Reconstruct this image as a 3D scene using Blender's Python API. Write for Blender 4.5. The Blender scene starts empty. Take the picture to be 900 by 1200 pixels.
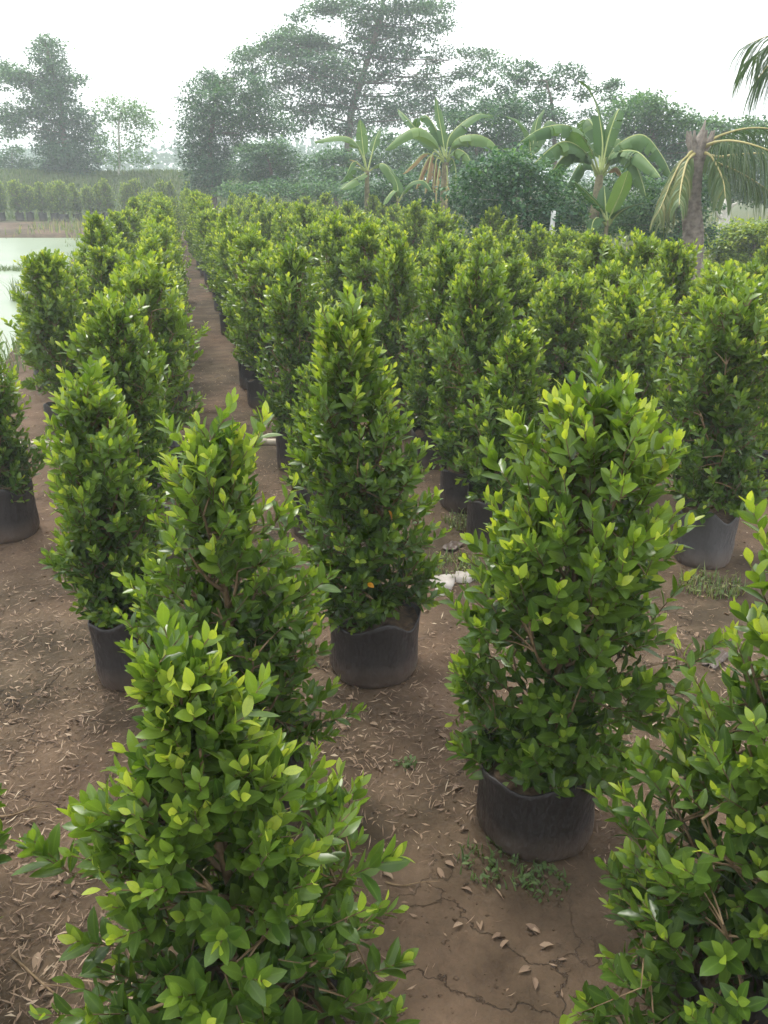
import bpy, math, random
import numpy as np
from mathutils import Matrix, Vector

# ------------------------------------------------------------------ camera, sky, sun, exposure
R = math.radians
scene = bpy.context.scene
COL = scene.collection
F_PX, PW, PH = 942.0, 900.0, 1200.0
CAM_H, PITCH = 1.85, R(22.6)
cam_data = bpy.data.cameras.new("camera")
cam_data.sensor_fit = 'VERTICAL'
cam_data.sensor_height = 24.0
cam_data.lens = 24.0 * F_PX / PH
cam_data.clip_start = 0.02
cam_data.clip_end = 3000.0
camera = bpy.data.objects.new("camera", cam_data)
camera.location = (0, 0, CAM_H)
camera.rotation_euler = (R(90) - PITCH, 0, 0)
COL.objects.link(camera)
scene.camera = camera

SUN_EL, SUN_AZ = R(58), R(-35)          # azimuth measured from +Y towards +X
world = bpy.data.worlds.new("World")
scene.world = world
world.use_nodes = True
wn, wl = world.node_tree.nodes, world.node_tree.links
wn.clear()
sky = wn.new('ShaderNodeTexSky')
sky.sky_type = 'NISHITA'
sky.sun_disc = False
sky.sun_elevation = SUN_EL
sky.sun_rotation = SUN_AZ
sky.air_density = 1.0
sky.dust_density = 3.0
cloudmix = wn.new('ShaderNodeMix')
cloudmix.data_type = 'RGBA'
cloudmix.inputs[0].default_value = 0.88          # closed overcast cloud over the blue
cloudmix.inputs[7].default_value = (10.6, 10.8, 11.0, 1)
bgn = wn.new('ShaderNodeBackground')
bgn.inputs['Strength'].default_value = 0.105
wout = wn.new('ShaderNodeOutputWorld')
wl.new(sky.outputs[0], cloudmix.inputs[6])
wl.new(cloudmix.outputs[2], bgn.inputs['Color'])
wl.new(bgn.outputs[0], wout.inputs['Surface'])

sun_data = bpy.data.lights.new("sun", 'SUN')
sun_data.energy = 1.5
sun_data.angle = R(14)
sun_data.color = (1.0, 0.96, 0.88)
sun = bpy.data.objects.new("sun", sun_data)
sd = Vector((math.sin(SUN_AZ) * math.cos(SUN_EL), math.cos(SUN_AZ) * math.cos(SUN_EL), math.sin(SUN_EL)))
sun.rotation_euler = sd.to_track_quat('Z', 'Y').to_euler()
sun.location = (0, 0, 30)
COL.objects.link(sun)

scene.view_settings.view_transform = 'Standard'
scene.view_settings.look = 'None'
scene.view_settings.exposure = 1.12
scene.view_settings.gamma = 1.0
scene.cycles.max_bounces = 6
scene.cycles.adaptive_threshold = 0.03
scene.cycles.diffuse_bounces = 3
scene.cycles.glossy_bounces = 2
scene.cycles.transmission_bounces = 4
scene.cycles.volume_bounces = 1
scene.cycles.use_denoising = True

# ------------------------------------------------------------------ pixel helpers (photo pixels -> places)
def ray(px, py):
    u, v = (px - PW / 2) / F_PX, (PH / 2 - py) / F_PX
    c, s = math.cos(PITCH), math.sin(PITCH)
    return np.array([u, c + v * s, -s + v * c])
def on_ground(px, py, z=0.0):
    d = ray(px, py)
    return np.array([0, 0, CAM_H]) + d * ((z - CAM_H) / d[2])
def at(px, py, Y):
    d = ray(px, py)
    return np.array([0, 0, CAM_H]) + d * (Y / d[1])
def project(P):
    P = np.asarray(P, float)
    c, s = math.cos(PITCH), math.sin(PITCH)
    x, y, z = P[..., 0], P[..., 1], P[..., 2] - CAM_H
    depth = y * c - z * s
    up = y * s + z * c
    return PW / 2 + F_PX * x / depth, PH / 2 - F_PX * up / depth, depth

# ------------------------------------------------------------------ noise
def _hash(ix, iy, seed):
    n = (ix.astype(np.int64) * 374761393 + iy.astype(np.int64) * 668265263 + seed * 974634777) & 0x7fffffff
    n = ((n ^ (n >> 13)) * 1274126177) & 0x7fffffff
    return ((n ^ (n >> 16)) & 0xffff) / 65535.0
def vnoise(x, y, seed=0):
    x, y = np.asarray(x, float), np.asarray(y, float)
    ix, iy = np.floor(x), np.floor(y)
    fx, fy = x - ix, y - iy
    fx, fy = fx * fx * (3 - 2 * fx), fy * fy * (3 - 2 * fy)
    a, b = _hash(ix, iy, seed), _hash(ix + 1, iy, seed)
    c, d = _hash(ix, iy + 1, seed), _hash(ix + 1, iy + 1, seed)
    return (a * (1 - fx) + b * fx) * (1 - fy) + (c * (1 - fx) + d * fx) * fy
def fbm(x, y, seed=0, octs=4):
    s, amp, tot = 0, 1.0, 0
    for o in range(octs):
        s = s + amp * vnoise(np.asarray(x) * 2 ** o, np.asarray(y) * 2 ** o, seed + o)
        tot += amp
        amp *= 0.5
    return s / tot - 0.5
def smooth(a, b, x):
    t = np.clip((x - a) / (b - a), 0, 1)
    return t * t * (3 - 2 * t)

# ------------------------------------------------------------------ mesh helpers
class MB:
    """collects vertices, faces, a per-vertex tone and rib value; built as ONE mesh"""
    def __init__(s):
        s.V, s.T, s.Rb, s.tri, s.quad, s.n = [], [], [], [], [], 0
        s.tm, s.qm = [], []
    def add(s, V, tri=None, quad=None, tone=0.0, rib=None, mat=0):
        V = np.asarray(V, float).reshape(-1, 3)
        s.V.append(V)
        s.T.append(np.broadcast_to(np.asarray(tone, float), (len(V),)))
        s.Rb.append(np.zeros(len(V)) if rib is None else np.broadcast_to(np.asarray(rib, float), (len(V),)))
        if tri is not None and len(tri):
            t = np.asarray(tri, int).reshape(-1, 3) + s.n
            s.tri.append(t); s.tm.append(np.full(len(t), mat))
        if quad is not None and len(quad):
            q = np.asarray(quad, int).reshape(-1, 4) + s.n
            s.quad.append(q); s.qm.append(np.full(len(q), mat))
        s.n += len(V)
    def mesh(s, name, mats, smooth_shade=True):
        me = bpy.data.meshes.new(name)
        V = np.concatenate(s.V)
        tri = np.concatenate(s.tri) if s.tri else np.zeros((0, 3), int)
        quad = np.concatenate(s.quad) if s.quad else np.zeros((0, 4), int)
        loops = np.concatenate([tri.ravel(), quad.ravel()]).astype(np.int32)
        starts = np.concatenate([np.arange(len(tri)) * 3, len(tri) * 3 + np.arange(len(quad)) * 4]).astype(np.int32)
        me.vertices.add(len(V)); me.vertices.foreach_set('co', V.astype(np.float32).ravel())
        me.loops.add(len(loops)); me.loops.foreach_set('vertex_index', loops)
        me.polygons.add(len(starts)); me.polygons.foreach_set('loop_start', starts)
        mi = np.concatenate(s.tm + s.qm).astype(np.int32)
        for m in (mats if isinstance(mats, (list, tuple)) else [mats]):
            me.materials.append(m)
        me.polygons.foreach_set('material_index', mi)
        if smooth_shade:
            me.polygons.foreach_set('use_smooth', np.ones(len(starts), bool))
        me.update(calc_edges=True)
        a = me.attributes.new('tone', 'FLOAT', 'POINT')
        a.data.foreach_set('value', np.concatenate(s.T).astype(np.float32))
        a = me.attributes.new('rib', 'FLOAT', 'POINT')
        a.data.foreach_set('value', np.concatenate(s.Rb).astype(np.float32))
        return me
def link(name, me, parent=None):
    o = bpy.data.objects.new(name, me)
    COL.objects.link(o)
    if parent is not None:
        o.parent = parent
    return o
def tag(o, label, cat, group=None):
    o['label'] = label
    o['category'] = cat
    if group:
        o['group'] = group
    return o
def empty(name, loc, rz=0.0):
    o = bpy.data.objects.new(name, None)
    o.empty_display_size = 0.1
    o.location = loc
    o.rotation_euler = (0, 0, rz)
    COL.objects.link(o)
    return o
def copy_tree(o, parent=None):
    c = o.copy()
    COL.objects.link(c)
    c.parent = parent
    for ch in o.children:
        copy_tree(ch, c)
    return c
def unit(v):
    v = np.asarray(v, float)
    return v / (np.linalg.norm(v, axis=-1, keepdims=True) + 1e-12)
def frames(path):
    path = np.asarray(path, float)
    T = unit(np.gradient(path, axis=0))
    ref = np.array([0.31, 0.17, 0.94]) if abs(T[0][2]) < 0.85 else np.array([0.93, 0.27, 0.1])
    A = unit(np.cross(T, ref))
    B = np.cross(T, A)
    return T, A, B
def tube(mb, path, rad, sides=6, tone=0.0, mat=0, cap=False):
    path = np.asarray(path, float)
    n = len(path)
    rad = np.broadcast_to(np.asarray(rad, float), (n,))
    T, A, B = frames(path)
    ang = np.arange(sides) * 2 * math.pi / sides
    V = path[:, None, :] + rad[:, None, None] * (np.cos(ang)[None, :, None] * A[:, None, :] + np.sin(ang)[None, :, None] * B[:, None, :])
    i, j = np.meshgrid(np.arange(n - 1), np.arange(sides), indexing='ij')
    a = i * sides + j; b = i * sides + (j + 1) % sides
    quad = np.stack([a, b, b + sides, a + sides], -1).reshape(-1, 4)
    V = V.reshape(-1, 3)
    tri = []
    if cap:
        V = np.concatenate([V, path[[0, -1]]])
        c0, c1 = n * sides, n * sides + 1
        for k in range(sides):
            tri.append((c0, (k + 1) % sides, k))
            tri.append((c1, (n - 1) * sides + k, (n - 1) * sides + (k + 1) % sides))
    mb.add(V, tri=tri, quad=quad, tone=tone, mat=mat)
def curve(p0, p1, p2, n=8):
    t = np.linspace(0, 1, n)[:, None]
    return (1 - t) ** 2 * np.asarray(p0) + 2 * t * (1 - t) * np.asarray(p1) + t ** 2 * np.asarray(p2)
def spline(pts, n=16):
    P = np.asarray(pts, float)
    P = np.vstack([2 * P[0] - P[1], P, 2 * P[-1] - P[-2]])
    out = []
    for t in np.linspace(0, len(P) - 3 - 1e-6, n):
        i = int(t); f = t - i
        a, b, c, d = P[i], P[i + 1], P[i + 2], P[i + 3]
        out.append(0.5 * (2 * b + (c - a) * f + (2 * a - 5 * b + 4 * c - d) * f * f + (3 * b - a - 3 * c + d) * f ** 3))
    return np.array(out)

# ------------------------------------------------------------------ materials
def new_mat(name):
    m = bpy.data.materials.new(name)
    m.use_nodes = True
    nt = m.node_tree
    nt.nodes.clear()
    out = nt.nodes.new('ShaderNodeOutputMaterial')
    return m, nt, out
def ramp(nt, fac, stops):
    r = nt.nodes.new('ShaderNodeValToRGB')
    el = r.color_ramp.elements
    while len(el) < len(stops):
        el.new(0.5)
    for e, (p, c) in zip(el, stops):
        e.position = p
        e.color = (*c, 1)
    nt.links.new(fac, r.inputs[0])
    return r
def attr(nt, name):
    a = nt.nodes.new('ShaderNodeAttribute')
    a.attribute_name = name
    return a.outputs['Fac']
def noise(nt, scale, detail=4, coord='Object', rough=0.55):
    tc = nt.nodes.new('ShaderNodeTexCoord')
    n = nt.nodes.new('ShaderNodeTexNoise')
    n.inputs['Scale'].default_value = scale
    n.inputs['Detail'].default_value = detail
    n.inputs['Roughness'].default_value = rough
    nt.links.new(tc.outputs[coord], n.inputs['Vector'])
    return n
def mixc(nt, fac, a, b, mode='MIX'):
    m = nt.nodes.new('ShaderNodeMix')
    m.data_type = 'RGBA'
    m.blend_type = mode
    for sock, v in ((m.inputs[0], fac), (m.inputs[6], a), (m.inputs[7], b)):
        if isinstance(v, (int, float)):
            sock.default_value = v
        elif isinstance(v, tuple):
            sock.default_value = (*v, 1)
        else:
            nt.links.new(v, sock)
    return m.outputs[2]
def mathn(nt, op, a, b=0.0):
    m = nt.nodes.new('ShaderNodeMath')
    m.operation = op
    for sock, v in ((m.inputs[0], a), (m.inputs[1], b)):
        if isinstance(v, (int, float)):
            sock.default_value = v
        else:
            nt.links.new(v, sock)
    return m.outputs[0]
def leaf_mat(name, stops, rough=0.4, trans=0.35, rib_col=None, spec=0.5, tgain=1.5):
    m, nt, out = new_mat(name)
    col = ramp(nt, attr(nt, 'tone'), stops).outputs[0]
    nz = noise(nt, 9.0, 2)
    col = mixc(nt, 0.35, col, mixc(nt, nz.outputs[0], tuple(x * 0.75 for x in stops[1][1]), col), 'MIX')
    if rib_col:
        rr = mathn(nt, 'POWER', attr(nt, 'rib'), 9.0)
        col = mixc(nt, mathn(nt, 'MULTIPLY', rr, 0.35), col, rib_col)
    p = nt.nodes.new('ShaderNodeBsdfPrincipled')
    nt.links.new(col, p.inputs['Base Color'])
    p.inputs['Roughness'].default_value = rough
    p.inputs['Specular IOR Level'].default_value = spec
    t = nt.nodes.new('ShaderNodeBsdfTranslucent')
    tcol = mixc(nt, 1.0, col, (tgain, tgain * 0.95, tgain * 0.35), 'MULTIPLY')
    nt.links.new(tcol, t.inputs['Color'])
    mx = nt.nodes.new('ShaderNodeMixShader')
    mx.inputs[0].default_value = trans
    nt.links.new(p.outputs[0], mx.inputs[1])
    nt.links.new(t.outputs[0], mx.inputs[2])
    nt.links.new(mx.outputs[0], out.inputs['Surface'])
    return m
def simple_mat(name, c0, c1, scale=12.0, rough=0.8, bump=0.0, detail=5, spec=0.3, bdist=0.01):
    m, nt, out = new_mat(name)
    nz = noise(nt, scale, detail)
    col = ramp(nt, nz.outputs[0], [(0.3, c0), (0.7, c1)]).outputs[0]
    p = nt.nodes.new('ShaderNodeBsdfPrincipled')
    nt.links.new(col, p.inputs['Base Color'])
    p.inputs['Roughness'].default_value = rough
    p.inputs['Specular IOR Level'].default_value = spec
    if bump:
        b = nt.nodes.new('ShaderNodeBump')
        b.inputs['Strength'].default_value = bump
        b.inputs['Distance'].default_value = bdist
        nt.links.new(nz.outputs[0], b.inputs['Height'])
        nt.links.new(b.outputs[0], p.inputs['Normal'])
    nt.links.new(p.outputs[0], out.inputs['Surface'])
    return m

M = {}
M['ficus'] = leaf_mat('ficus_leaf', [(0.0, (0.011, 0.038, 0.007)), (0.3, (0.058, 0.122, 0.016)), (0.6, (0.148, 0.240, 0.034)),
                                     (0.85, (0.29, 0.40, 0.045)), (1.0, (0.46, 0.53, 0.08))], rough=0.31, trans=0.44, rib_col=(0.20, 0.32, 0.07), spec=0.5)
M['orange_leaf'] = leaf_mat('orange_leaf', [(0, (0.55, 0.22, 0.02)), (0.5, (0.6, 0.26, 0.02)), (1, (0.7, 0.4, 0.04))], rough=0.5)
M['tree_leaf'] = leaf_mat('tree_leaf', [(0, (0.010, 0.046, 0.024)), (0.4, (0.024, 0.095, 0.042)), (0.75, (0.075, 0.19, 0.055)), (1, (0.15, 0.30, 0.08))], rough=0.5, trans=0.3)
M['banana_leaf'] = leaf_mat('banana_leaf', [(0, (0.022, 0.065, 0.022)), (0.4, (0.055, 0.13, 0.034)), (0.8, (0.14, 0.24, 0.06)), (1, (0.26, 0.36, 0.09))], rough=0.55, trans=0.32, tgain=1.4, spec=0.3)
M['banana_dead'] = leaf_mat('banana_dead_leaf', [(0, (0.12, 0.08, 0.04)), (0.5, (0.28, 0.19, 0.09)), (1, (0.48, 0.36, 0.18))], rough=0.8, trans=0.2)
M['midrib'] = simple_mat('banana_midrib', (0.22, 0.30, 0.09), (0.40, 0.44, 0.16), 6, 0.5)
M['palm_leaf'] = leaf_mat('palm_leaflet', [(0, (0.03, 0.07, 0.028)), (0.4, (0.065, 0.13, 0.042)), (0.75, (0.13, 0.19, 0.065)), (1, (0.32, 0.31, 0.14))], rough=0.45, trans=0.25)
M['palm_rachis'] = simple_mat('palm_rachis', (0.26, 0.24, 0.09), (0.42, 0.36, 0.15), 5, 0.6)
M['palm_bark'] = simple_mat('palm_bark', (0.13, 0.11, 0.09), (0.30, 0.265, 0.225), 14, 0.9, 0.6)
M['bark'] = simple_mat('bark', (0.07, 0.055, 0.04), (0.19, 0.155, 0.12), 22, 0.9, 0.5)
M['twig'] = simple_mat('twig_bark', (0.10, 0.065, 0.034), (0.24, 0.165, 0.09), 40, 0.75, 0.3)
M['pale_bark'] = simple_mat('pale_bark', (0.40, 0.38, 0.33), (0.62, 0.60, 0.54), 9, 0.8, 0.3)
M['pseudostem'] = simple_mat('banana_pseudostem', (0.10, 0.085, 0.05), (0.30, 0.27, 0.15), 9, 0.7, 0.3)
M['potting_soil'] = simple_mat('potting_soil', (0.045, 0.03, 0.02), (0.14, 0.095, 0.06), 40, 0.95, 0.8)
M['dry_litter'] = leaf_mat('dry_litter', [(0, (0.10, 0.062, 0.04)), (0.45, (0.23, 0.155, 0.10)), (0.8, (0.38, 0.285, 0.195)), (1, (0.52, 0.42, 0.30))], rough=0.85, trans=0.05)
M['grass'] = leaf_mat('grass_blade', [(0, (0.035, 0.075, 0.02)), (0.5, (0.09, 0.15, 0.04)), (0.8, (0.19, 0.22, 0.08)), (1, (0.34, 0.29, 0.14))], rough=0.6, trans=0.3)
M['pipe'] = simple_mat('dusty_pvc', (0.30, 0.255, 0.19), (0.50, 0.44, 0.34), 7, 0.6, 0.1)
M['white_plastic'] = simple_mat('white_plastic', (0.42, 0.40, 0.37), (0.62, 0.60, 0.57), 25, 0.5, 0.3)
M['white_paint'] = simple_mat('white_paint', (0.6, 0.6, 0.58), (0.8, 0.8, 0.78), 15, 0.7)
M['slab'] = simple_mat('broken_concrete', (0.26, 0.23, 0.2), (0.45, 0.41, 0.37), 16, 0.9, 0.4)

def bag_material(name='black_grow_bag', dark=(0.007, 0.007, 0.009), light=(0.022, 0.023, 0.027)):
    m, nt, out = new_mat(name)
    big = noise(nt, 5.0, 5)
    fine = noise(nt, 60.0, 4)
    tc = nt.nodes.new('ShaderNodeTexCoord')
    sx = nt.nodes.new('ShaderNodeSeparateXYZ')
    nt.links.new(tc.outputs['Object'], sx.inputs[0])
    # soil splashed on the lower part of the plastic
    low = nt.nodes.new('ShaderNodeMapRange')
    low.inputs[1].default_value = 0.13; low.inputs[2].default_value = 0.0
    nt.links.new(sx.outputs[2], low.inputs[0])
    dust = mathn(nt, 'MULTIPLY', mathn(nt, 'ADD', mathn(nt, 'MULTIPLY', low.outputs[0], 0.75), 0.15), big.outputs[0])
    col = mixc(nt, dust, ramp(nt, big.outputs[0], [(0.3, dark), (0.75, light)]).outputs[0], (0.20, 0.14, 0.10))
    p = nt.nodes.new('ShaderNodeBsdfPrincipled')
    nt.links.new(col, p.inputs['Base Color'])
    rr = ramp(nt, fine.outputs[0], [(0.3, (0.38,) * 3), (0.7, (0.58,) * 3)])
    nt.links.new(rr.outputs[0], p.inputs['Roughness'])
    p.inputs['Specular IOR Level'].default_value = 0.4
    wv = nt.nodes.new('ShaderNodeTexNoise')
    mp = nt.nodes.new('ShaderNodeMapping')
    mp.inputs['Scale'].default_value = (9, 9, 5)
    nt.links.new(tc.outputs['Object'], mp.inputs[0]); nt.links.new(mp.outputs[0], wv.inputs['Vector'])
    b = nt.nodes.new('ShaderNodeBump')
    b.inputs['Strength'].default_value = 0.5
    b.inputs['Distance'].default_value = 0.012
    nt.links.new(wv.outputs[0], b.inputs['Height'])
    nt.links.new(b.outputs[0], p.inputs['Normal'])
    nt.links.new(p.outputs[0], out.inputs['Surface'])
    return m
M['bag'] = bag_material()
M['grey_bag'] = bag_material('faded_grey_bag', (0.04, 0.041, 0.044), (0.085, 0.087, 0.092))

def soil_material():
    m, nt, out = new_mat('packed_soil')
    geo = nt.nodes.new('ShaderNodeNewGeometry')
    def nz(scale, detail=5, rough=0.6):
        n = nt.nodes.new('ShaderNodeTexNoise')
        n.inputs['Scale'].default_value = scale
        n.inputs['Detail'].default_value = detail
        n.inputs['Roughness'].default_value = rough
        nt.links.new(geo.outputs['Position'], n.inputs['Vector'])
        return n
    big, mid, fine = nz(0.55, 4), nz(4.5, 6), nz(55, 5, 0.7)
    c1 = ramp(nt, mid.outputs[0], [(0.28, (0.029, 0.0215, 0.0125)), (0.5, (0.062, 0.046, 0.028)), (0.72, (0.112, 0.085, 0.054))]).outputs[0]
    c2 = ramp(nt, mid.outputs[0], [(0.3, (0.078, 0.050, 0.032)), (0.7, (0.155, 0.105, 0.070))]).outputs[0]
    redf = ramp(nt, big.outputs[0], [(0.42, (0, 0, 0)), (0.62, (1, 1, 1))]).outputs[0]
    col = mixc(nt, redf, c1, c2)
    col = mixc(nt, 0.5, col, ramp(nt, fine.outputs[0], [(0.3, (0.35, 0.33, 0.31)), (0.7, (0.66, 0.63, 0.6))]).outputs[0], 'OVERLAY')
    # drying cracks
    warp = mixc(nt, 0.35, geo.outputs['Position'], mid.outputs['Color'], 'ADD')
    vo = nt.nodes.new('ShaderNodeTexVoronoi')
    vo.feature = 'DISTANCE_TO_EDGE'
    vo.inputs['Scale'].default_value = 3.1
    nt.links.new(warp, vo.inputs['Vector'])
    crack = ramp(nt, vo.outputs['Distance'], [(0.0, (1, 1, 1)), (0.012, (0, 0, 0))]).outputs[0]
    where = ramp(nt, nz(1.3, 3).outputs[0], [(0.52, (0, 0, 0)), (0.60, (1, 1, 1))]).outputs[0]
    vd = nt.nodes.new('ShaderNodeVectorMath'); vd.operation = 'DISTANCE'
    nt.links.new(geo.outputs['Position'], vd.inputs[0]); vd.inputs[1].default_value = (0.22, 1.42, 0)
    spot = ramp(nt, vd.outputs['Value'], [(0.2, (0.7, 0.7, 0.7)), (0.42, (0, 0, 0))]).outputs[0]
    crk = mathn(nt, 'MULTIPLY', crack, mathn(nt, 'MAXIMUM', where, spot))
    gcol = ramp(nt, mid.outputs[0], [(0.3, (0.045, 0.062, 0.020)), (0.7, (0.105, 0.115, 0.045))]).outputs[0]
    col = mixc(nt, attr(nt, 'tone'), col, gcol)
    col = mixc(nt, mathn(nt, 'MULTIPLY', crk, 0.75), col, (0.03, 0.02, 0.014))
    p = nt.nodes.new('ShaderNodeBsdfPrincipled')
    nt.links.new(col, p.inputs['Base Color'])
    p.inputs['Roughness'].default_value = 0.92
    p.inputs['Specular IOR Level'].default_value = 0.2
    h = mathn(nt, 'ADD', mathn(nt, 'MULTIPLY', mid.outputs[0], 0.7), mathn(nt, 'MULTIPLY', fine.outputs[0], 0.45))
    h = mathn(nt, 'SUBTRACT', h, mathn(nt, 'MULTIPLY', crk, 0.8))
    b = nt.nodes.new('ShaderNodeBump')
    b.inputs['Strength'].default_value = 0.8
    b.inputs['Distance'].default_value = 0.02
    nt.links.new(h, b.inputs['Height'])
    nt.links.new(b.outputs[0], p.inputs['Normal'])
    nt.links.new(p.outputs[0], out.inputs['Surface'])
    return m
M['soil'] = soil_material()

def water_material():
    m, nt, out = new_mat('duckweed_water')
    n = noise(nt, 0.35, 6)
    col = ramp(nt, n.outputs[0], [(0.3, (0.17, 0.225, 0.14)), (0.7, (0.23, 0.275, 0.19))]).outputs[0]
    p = nt.nodes.new('ShaderNodeBsdfPrincipled')
    nt.links.new(col, p.inputs['Base Color'])
    p.inputs['Roughness'].default_value = 0.32
    p.inputs['IOR'].default_value = 1.33
    nt.links.new(p.outputs[0], out.inputs['Surface'])
    return m
M['water'] = water_material()
M['bank_grass_ground'] = simple_mat('grassy_earth', (0.05, 0.08, 0.025), (0.11, 0.13, 0.05), 2.5, 0.95, 0.4)

# ------------------------------------------------------------------ ground, pond, bank
WATER_Z = -0.14
def pond_d(x, y):
    w = 0.5 * fbm(np.asarray(x) * 0.5, np.asarray(y) * 0.5, 11, 3)
    xr = -5.15 - 0.287 * (np.asarray(y) - 12.0)
    return np.minimum(np.minimum((xr - x) * 0.96, np.asarray(y) - 6.0), np.minimum(30.3 - np.asarray(y), np.asarray(x) + 40)) + w
def ground_z(x, y):
    x, y = np.asarray(x, float), np.asarray(y, float)
    z = 0.05 * fbm(x * 0.5, y * 0.5, 3, 3) + 0.022 * fbm(x * 3.1, y * 3.1, 7, 3)
    d = pond_d(x, y)
    z = z - 0.75 * smooth(-0.7, 2.0, d)
    return z
def axis_lines(lo, hi, fine_lo, fine_hi, step, grow=1.12):
    a = list(np.arange(fine_lo, fine_hi, step))
    s, v = step, a[-1]
    while v < hi:
        s = min(s * grow, 12); v += s; a.append(v)
    s, v = step, a[0]
    while v > lo:
        s = min(s * grow, 12); v -= s; a.insert(0, v)
    return np.array(a)
gx = axis_lines(-420, 420, -3.4, 3.0, 0.07, 1.07)
gy = axis_lines(-60, 620, 0.4, 7.5, 0.07, 1.07)
GX, GY = np.meshgrid(gx, gy, indexing='ij')
mb = MB()
ni, nj = len(gx), len(gy)
i, j = np.meshgrid(np.arange(ni - 1), np.arange(nj - 1), indexing='ij')
q = np.stack([i * nj + j, (i + 1) * nj + j, (i + 1) * nj + j + 1, i * nj + j + 1], -1).reshape(-1, 4)
grassy = smooth(-0.12, 0.12, fbm(GX * 0.35, GY * 0.35, 71, 3) + 0.5 * smooth(12.5, 17.0, GY - 0.8 * np.clip(-GX + 2, 0, 30)) - 0.15) * smooth(11.5, 14, GY)
grassy = np.maximum(grassy * smooth(-6, -2, GX), smooth(38.5, 40, GY))
mb.add(np.stack([GX, GY, ground_z(GX, GY)], -1).reshape(-1, 3), quad=q, tone=grassy.reshape(-1))
g = link('ground', mb.mesh('ground', M['soil']))
g['kind'] = 'structure'

mb = MB()
wx = np.linspace(-46, -2.5, 40); wy = np.linspace(4, 33, 30)
WX, WY = np.meshgrid(wx, wy, indexing='ij')
i, j = np.meshgrid(np.arange(39), np.arange(29), indexing='ij')
q = np.stack([i * 30 + j, (i + 1) * 30 + j, (i + 1) * 30 + j + 1, i * 30 + j + 1], -1).reshape(-1, 4)
mb.add(np.stack([WX, WY, np.full_like(WX, WATER_Z)], -1).reshape(-1, 3), quad=q)
w = link('pond_water', mb.mesh('pond_water', M['water']))
w['kind'] = 'structure'

# grassy dyke behind the pond and the block
def berm_z(x, y):
    return 2.15 * smooth(40.5, 46.5, y) * (1 - 0.3 * smooth(60, 90, y)) * smooth(2, -9, x) + 0.25 * fbm(x * 0.2, y * 0.2, 21, 3) - 0.12
bx = np.linspace(-75, 4, 90); by = np.concatenate([np.linspace(39.5, 48, 22), np.linspace(49, 95, 10)])
BX, BY = np.meshgrid(bx, by, indexing='ij')
mb = MB()
i, j = np.meshgrid(np.arange(89), np.arange(31), indexing='ij')
q = np.stack([i * 32 + j, (i + 1) * 32 + j, (i + 1) * 32 + j + 1, i * 32 + j + 1], -1).reshape(-1, 4)
mb.add(np.stack([BX, BY, berm_z(BX, BY)], -1).reshape(-1, 3), quad=q)
bo = link('grass_bank', mb.mesh('grass_bank', M['bank_grass_ground']))
bo['kind'] = 'structure'

def grass_blades(mb, P, h0, h1, width, rng, tone=(0.2, 0.8), lean=0.4):
    n = len(P)
    az = rng.uniform(0, 2 * math.pi, n)
    h = rng.uniform(h0, h1, n)
    d = np.stack([np.cos(az), np.sin(az), np.zeros(n)], -1)
    s = np.stack([-np.sin(az), np.cos(az), np.zeros(n)], -1)
    ln = rng.uniform(0.1, lean, n)[:, None]
    up = np.array([0, 0, 1.0])
    m1 = P + up * (h * 0.55)[:, None] + d * ln * (h * 0.35)[:, None]
    tip = P + up * (h * 0.92)[:, None] + d * ln * h[:, None]
    wv = s * (width * rng.uniform(0.7, 1.3, n))[:, None] * 0.5
    V = np.stack([P - wv, P + wv, m1 + wv * 0.8, m1 - wv * 0.8, tip], 1)
    k = np.arange(n)[:, None] * 5
    t = rng.uniform(*tone, n)
    mb.add(V.reshape(-1, 3), tri=k + np.array([3, 2, 4]), quad=k + np.array([0, 1, 2, 3]), tone=np.repeat(t, 5))
rng = np.random.default_rng(5)
N = 26000
x = rng.uniform(-42, 1, N); y = rng.uniform(40.2, 49, N)
mb = MB()
grass_blades(mb, np.stack([x, y, berm_z(x, y) - 0.03], -1), 0.10, 0.34, 0.06, rng, (0.15, 0.7), 0.8)
o = link('bank_grass', mb.mesh('bank_grass', M['grass']))
o['kind'] = 'stuff'
tag(o, 'tall dry green grass covering the dyke beyond the pond', 'grass')

# rough field grass behind the bananas and beside the palm
N = 16000
x = rng.uniform(-14, 30, N); y = rng.uniform(15, 42, N)
keep = (y > 19 + np.where(x < 2, 7, 0) - np.clip(x - 5, 0, 8) * 0.3) & (fbm(x * 0.4, y * 0.4, 31, 2) > -0.12)
x, y = x[keep], y[keep]
mb = MB()
grass_blades(mb, np.stack([x, y, ground_z(x, y) - 0.02], -1), 0.15, 0.5, 0.035, rng, (0.3, 1.0), 0.7)
o = link('field_grass', mb.mesh('field_grass', M['grass']))
o['kind'] = 'stuff'
tag(o, 'tan and green rough grass in the field behind the palm and banana plants', 'grass')

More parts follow.
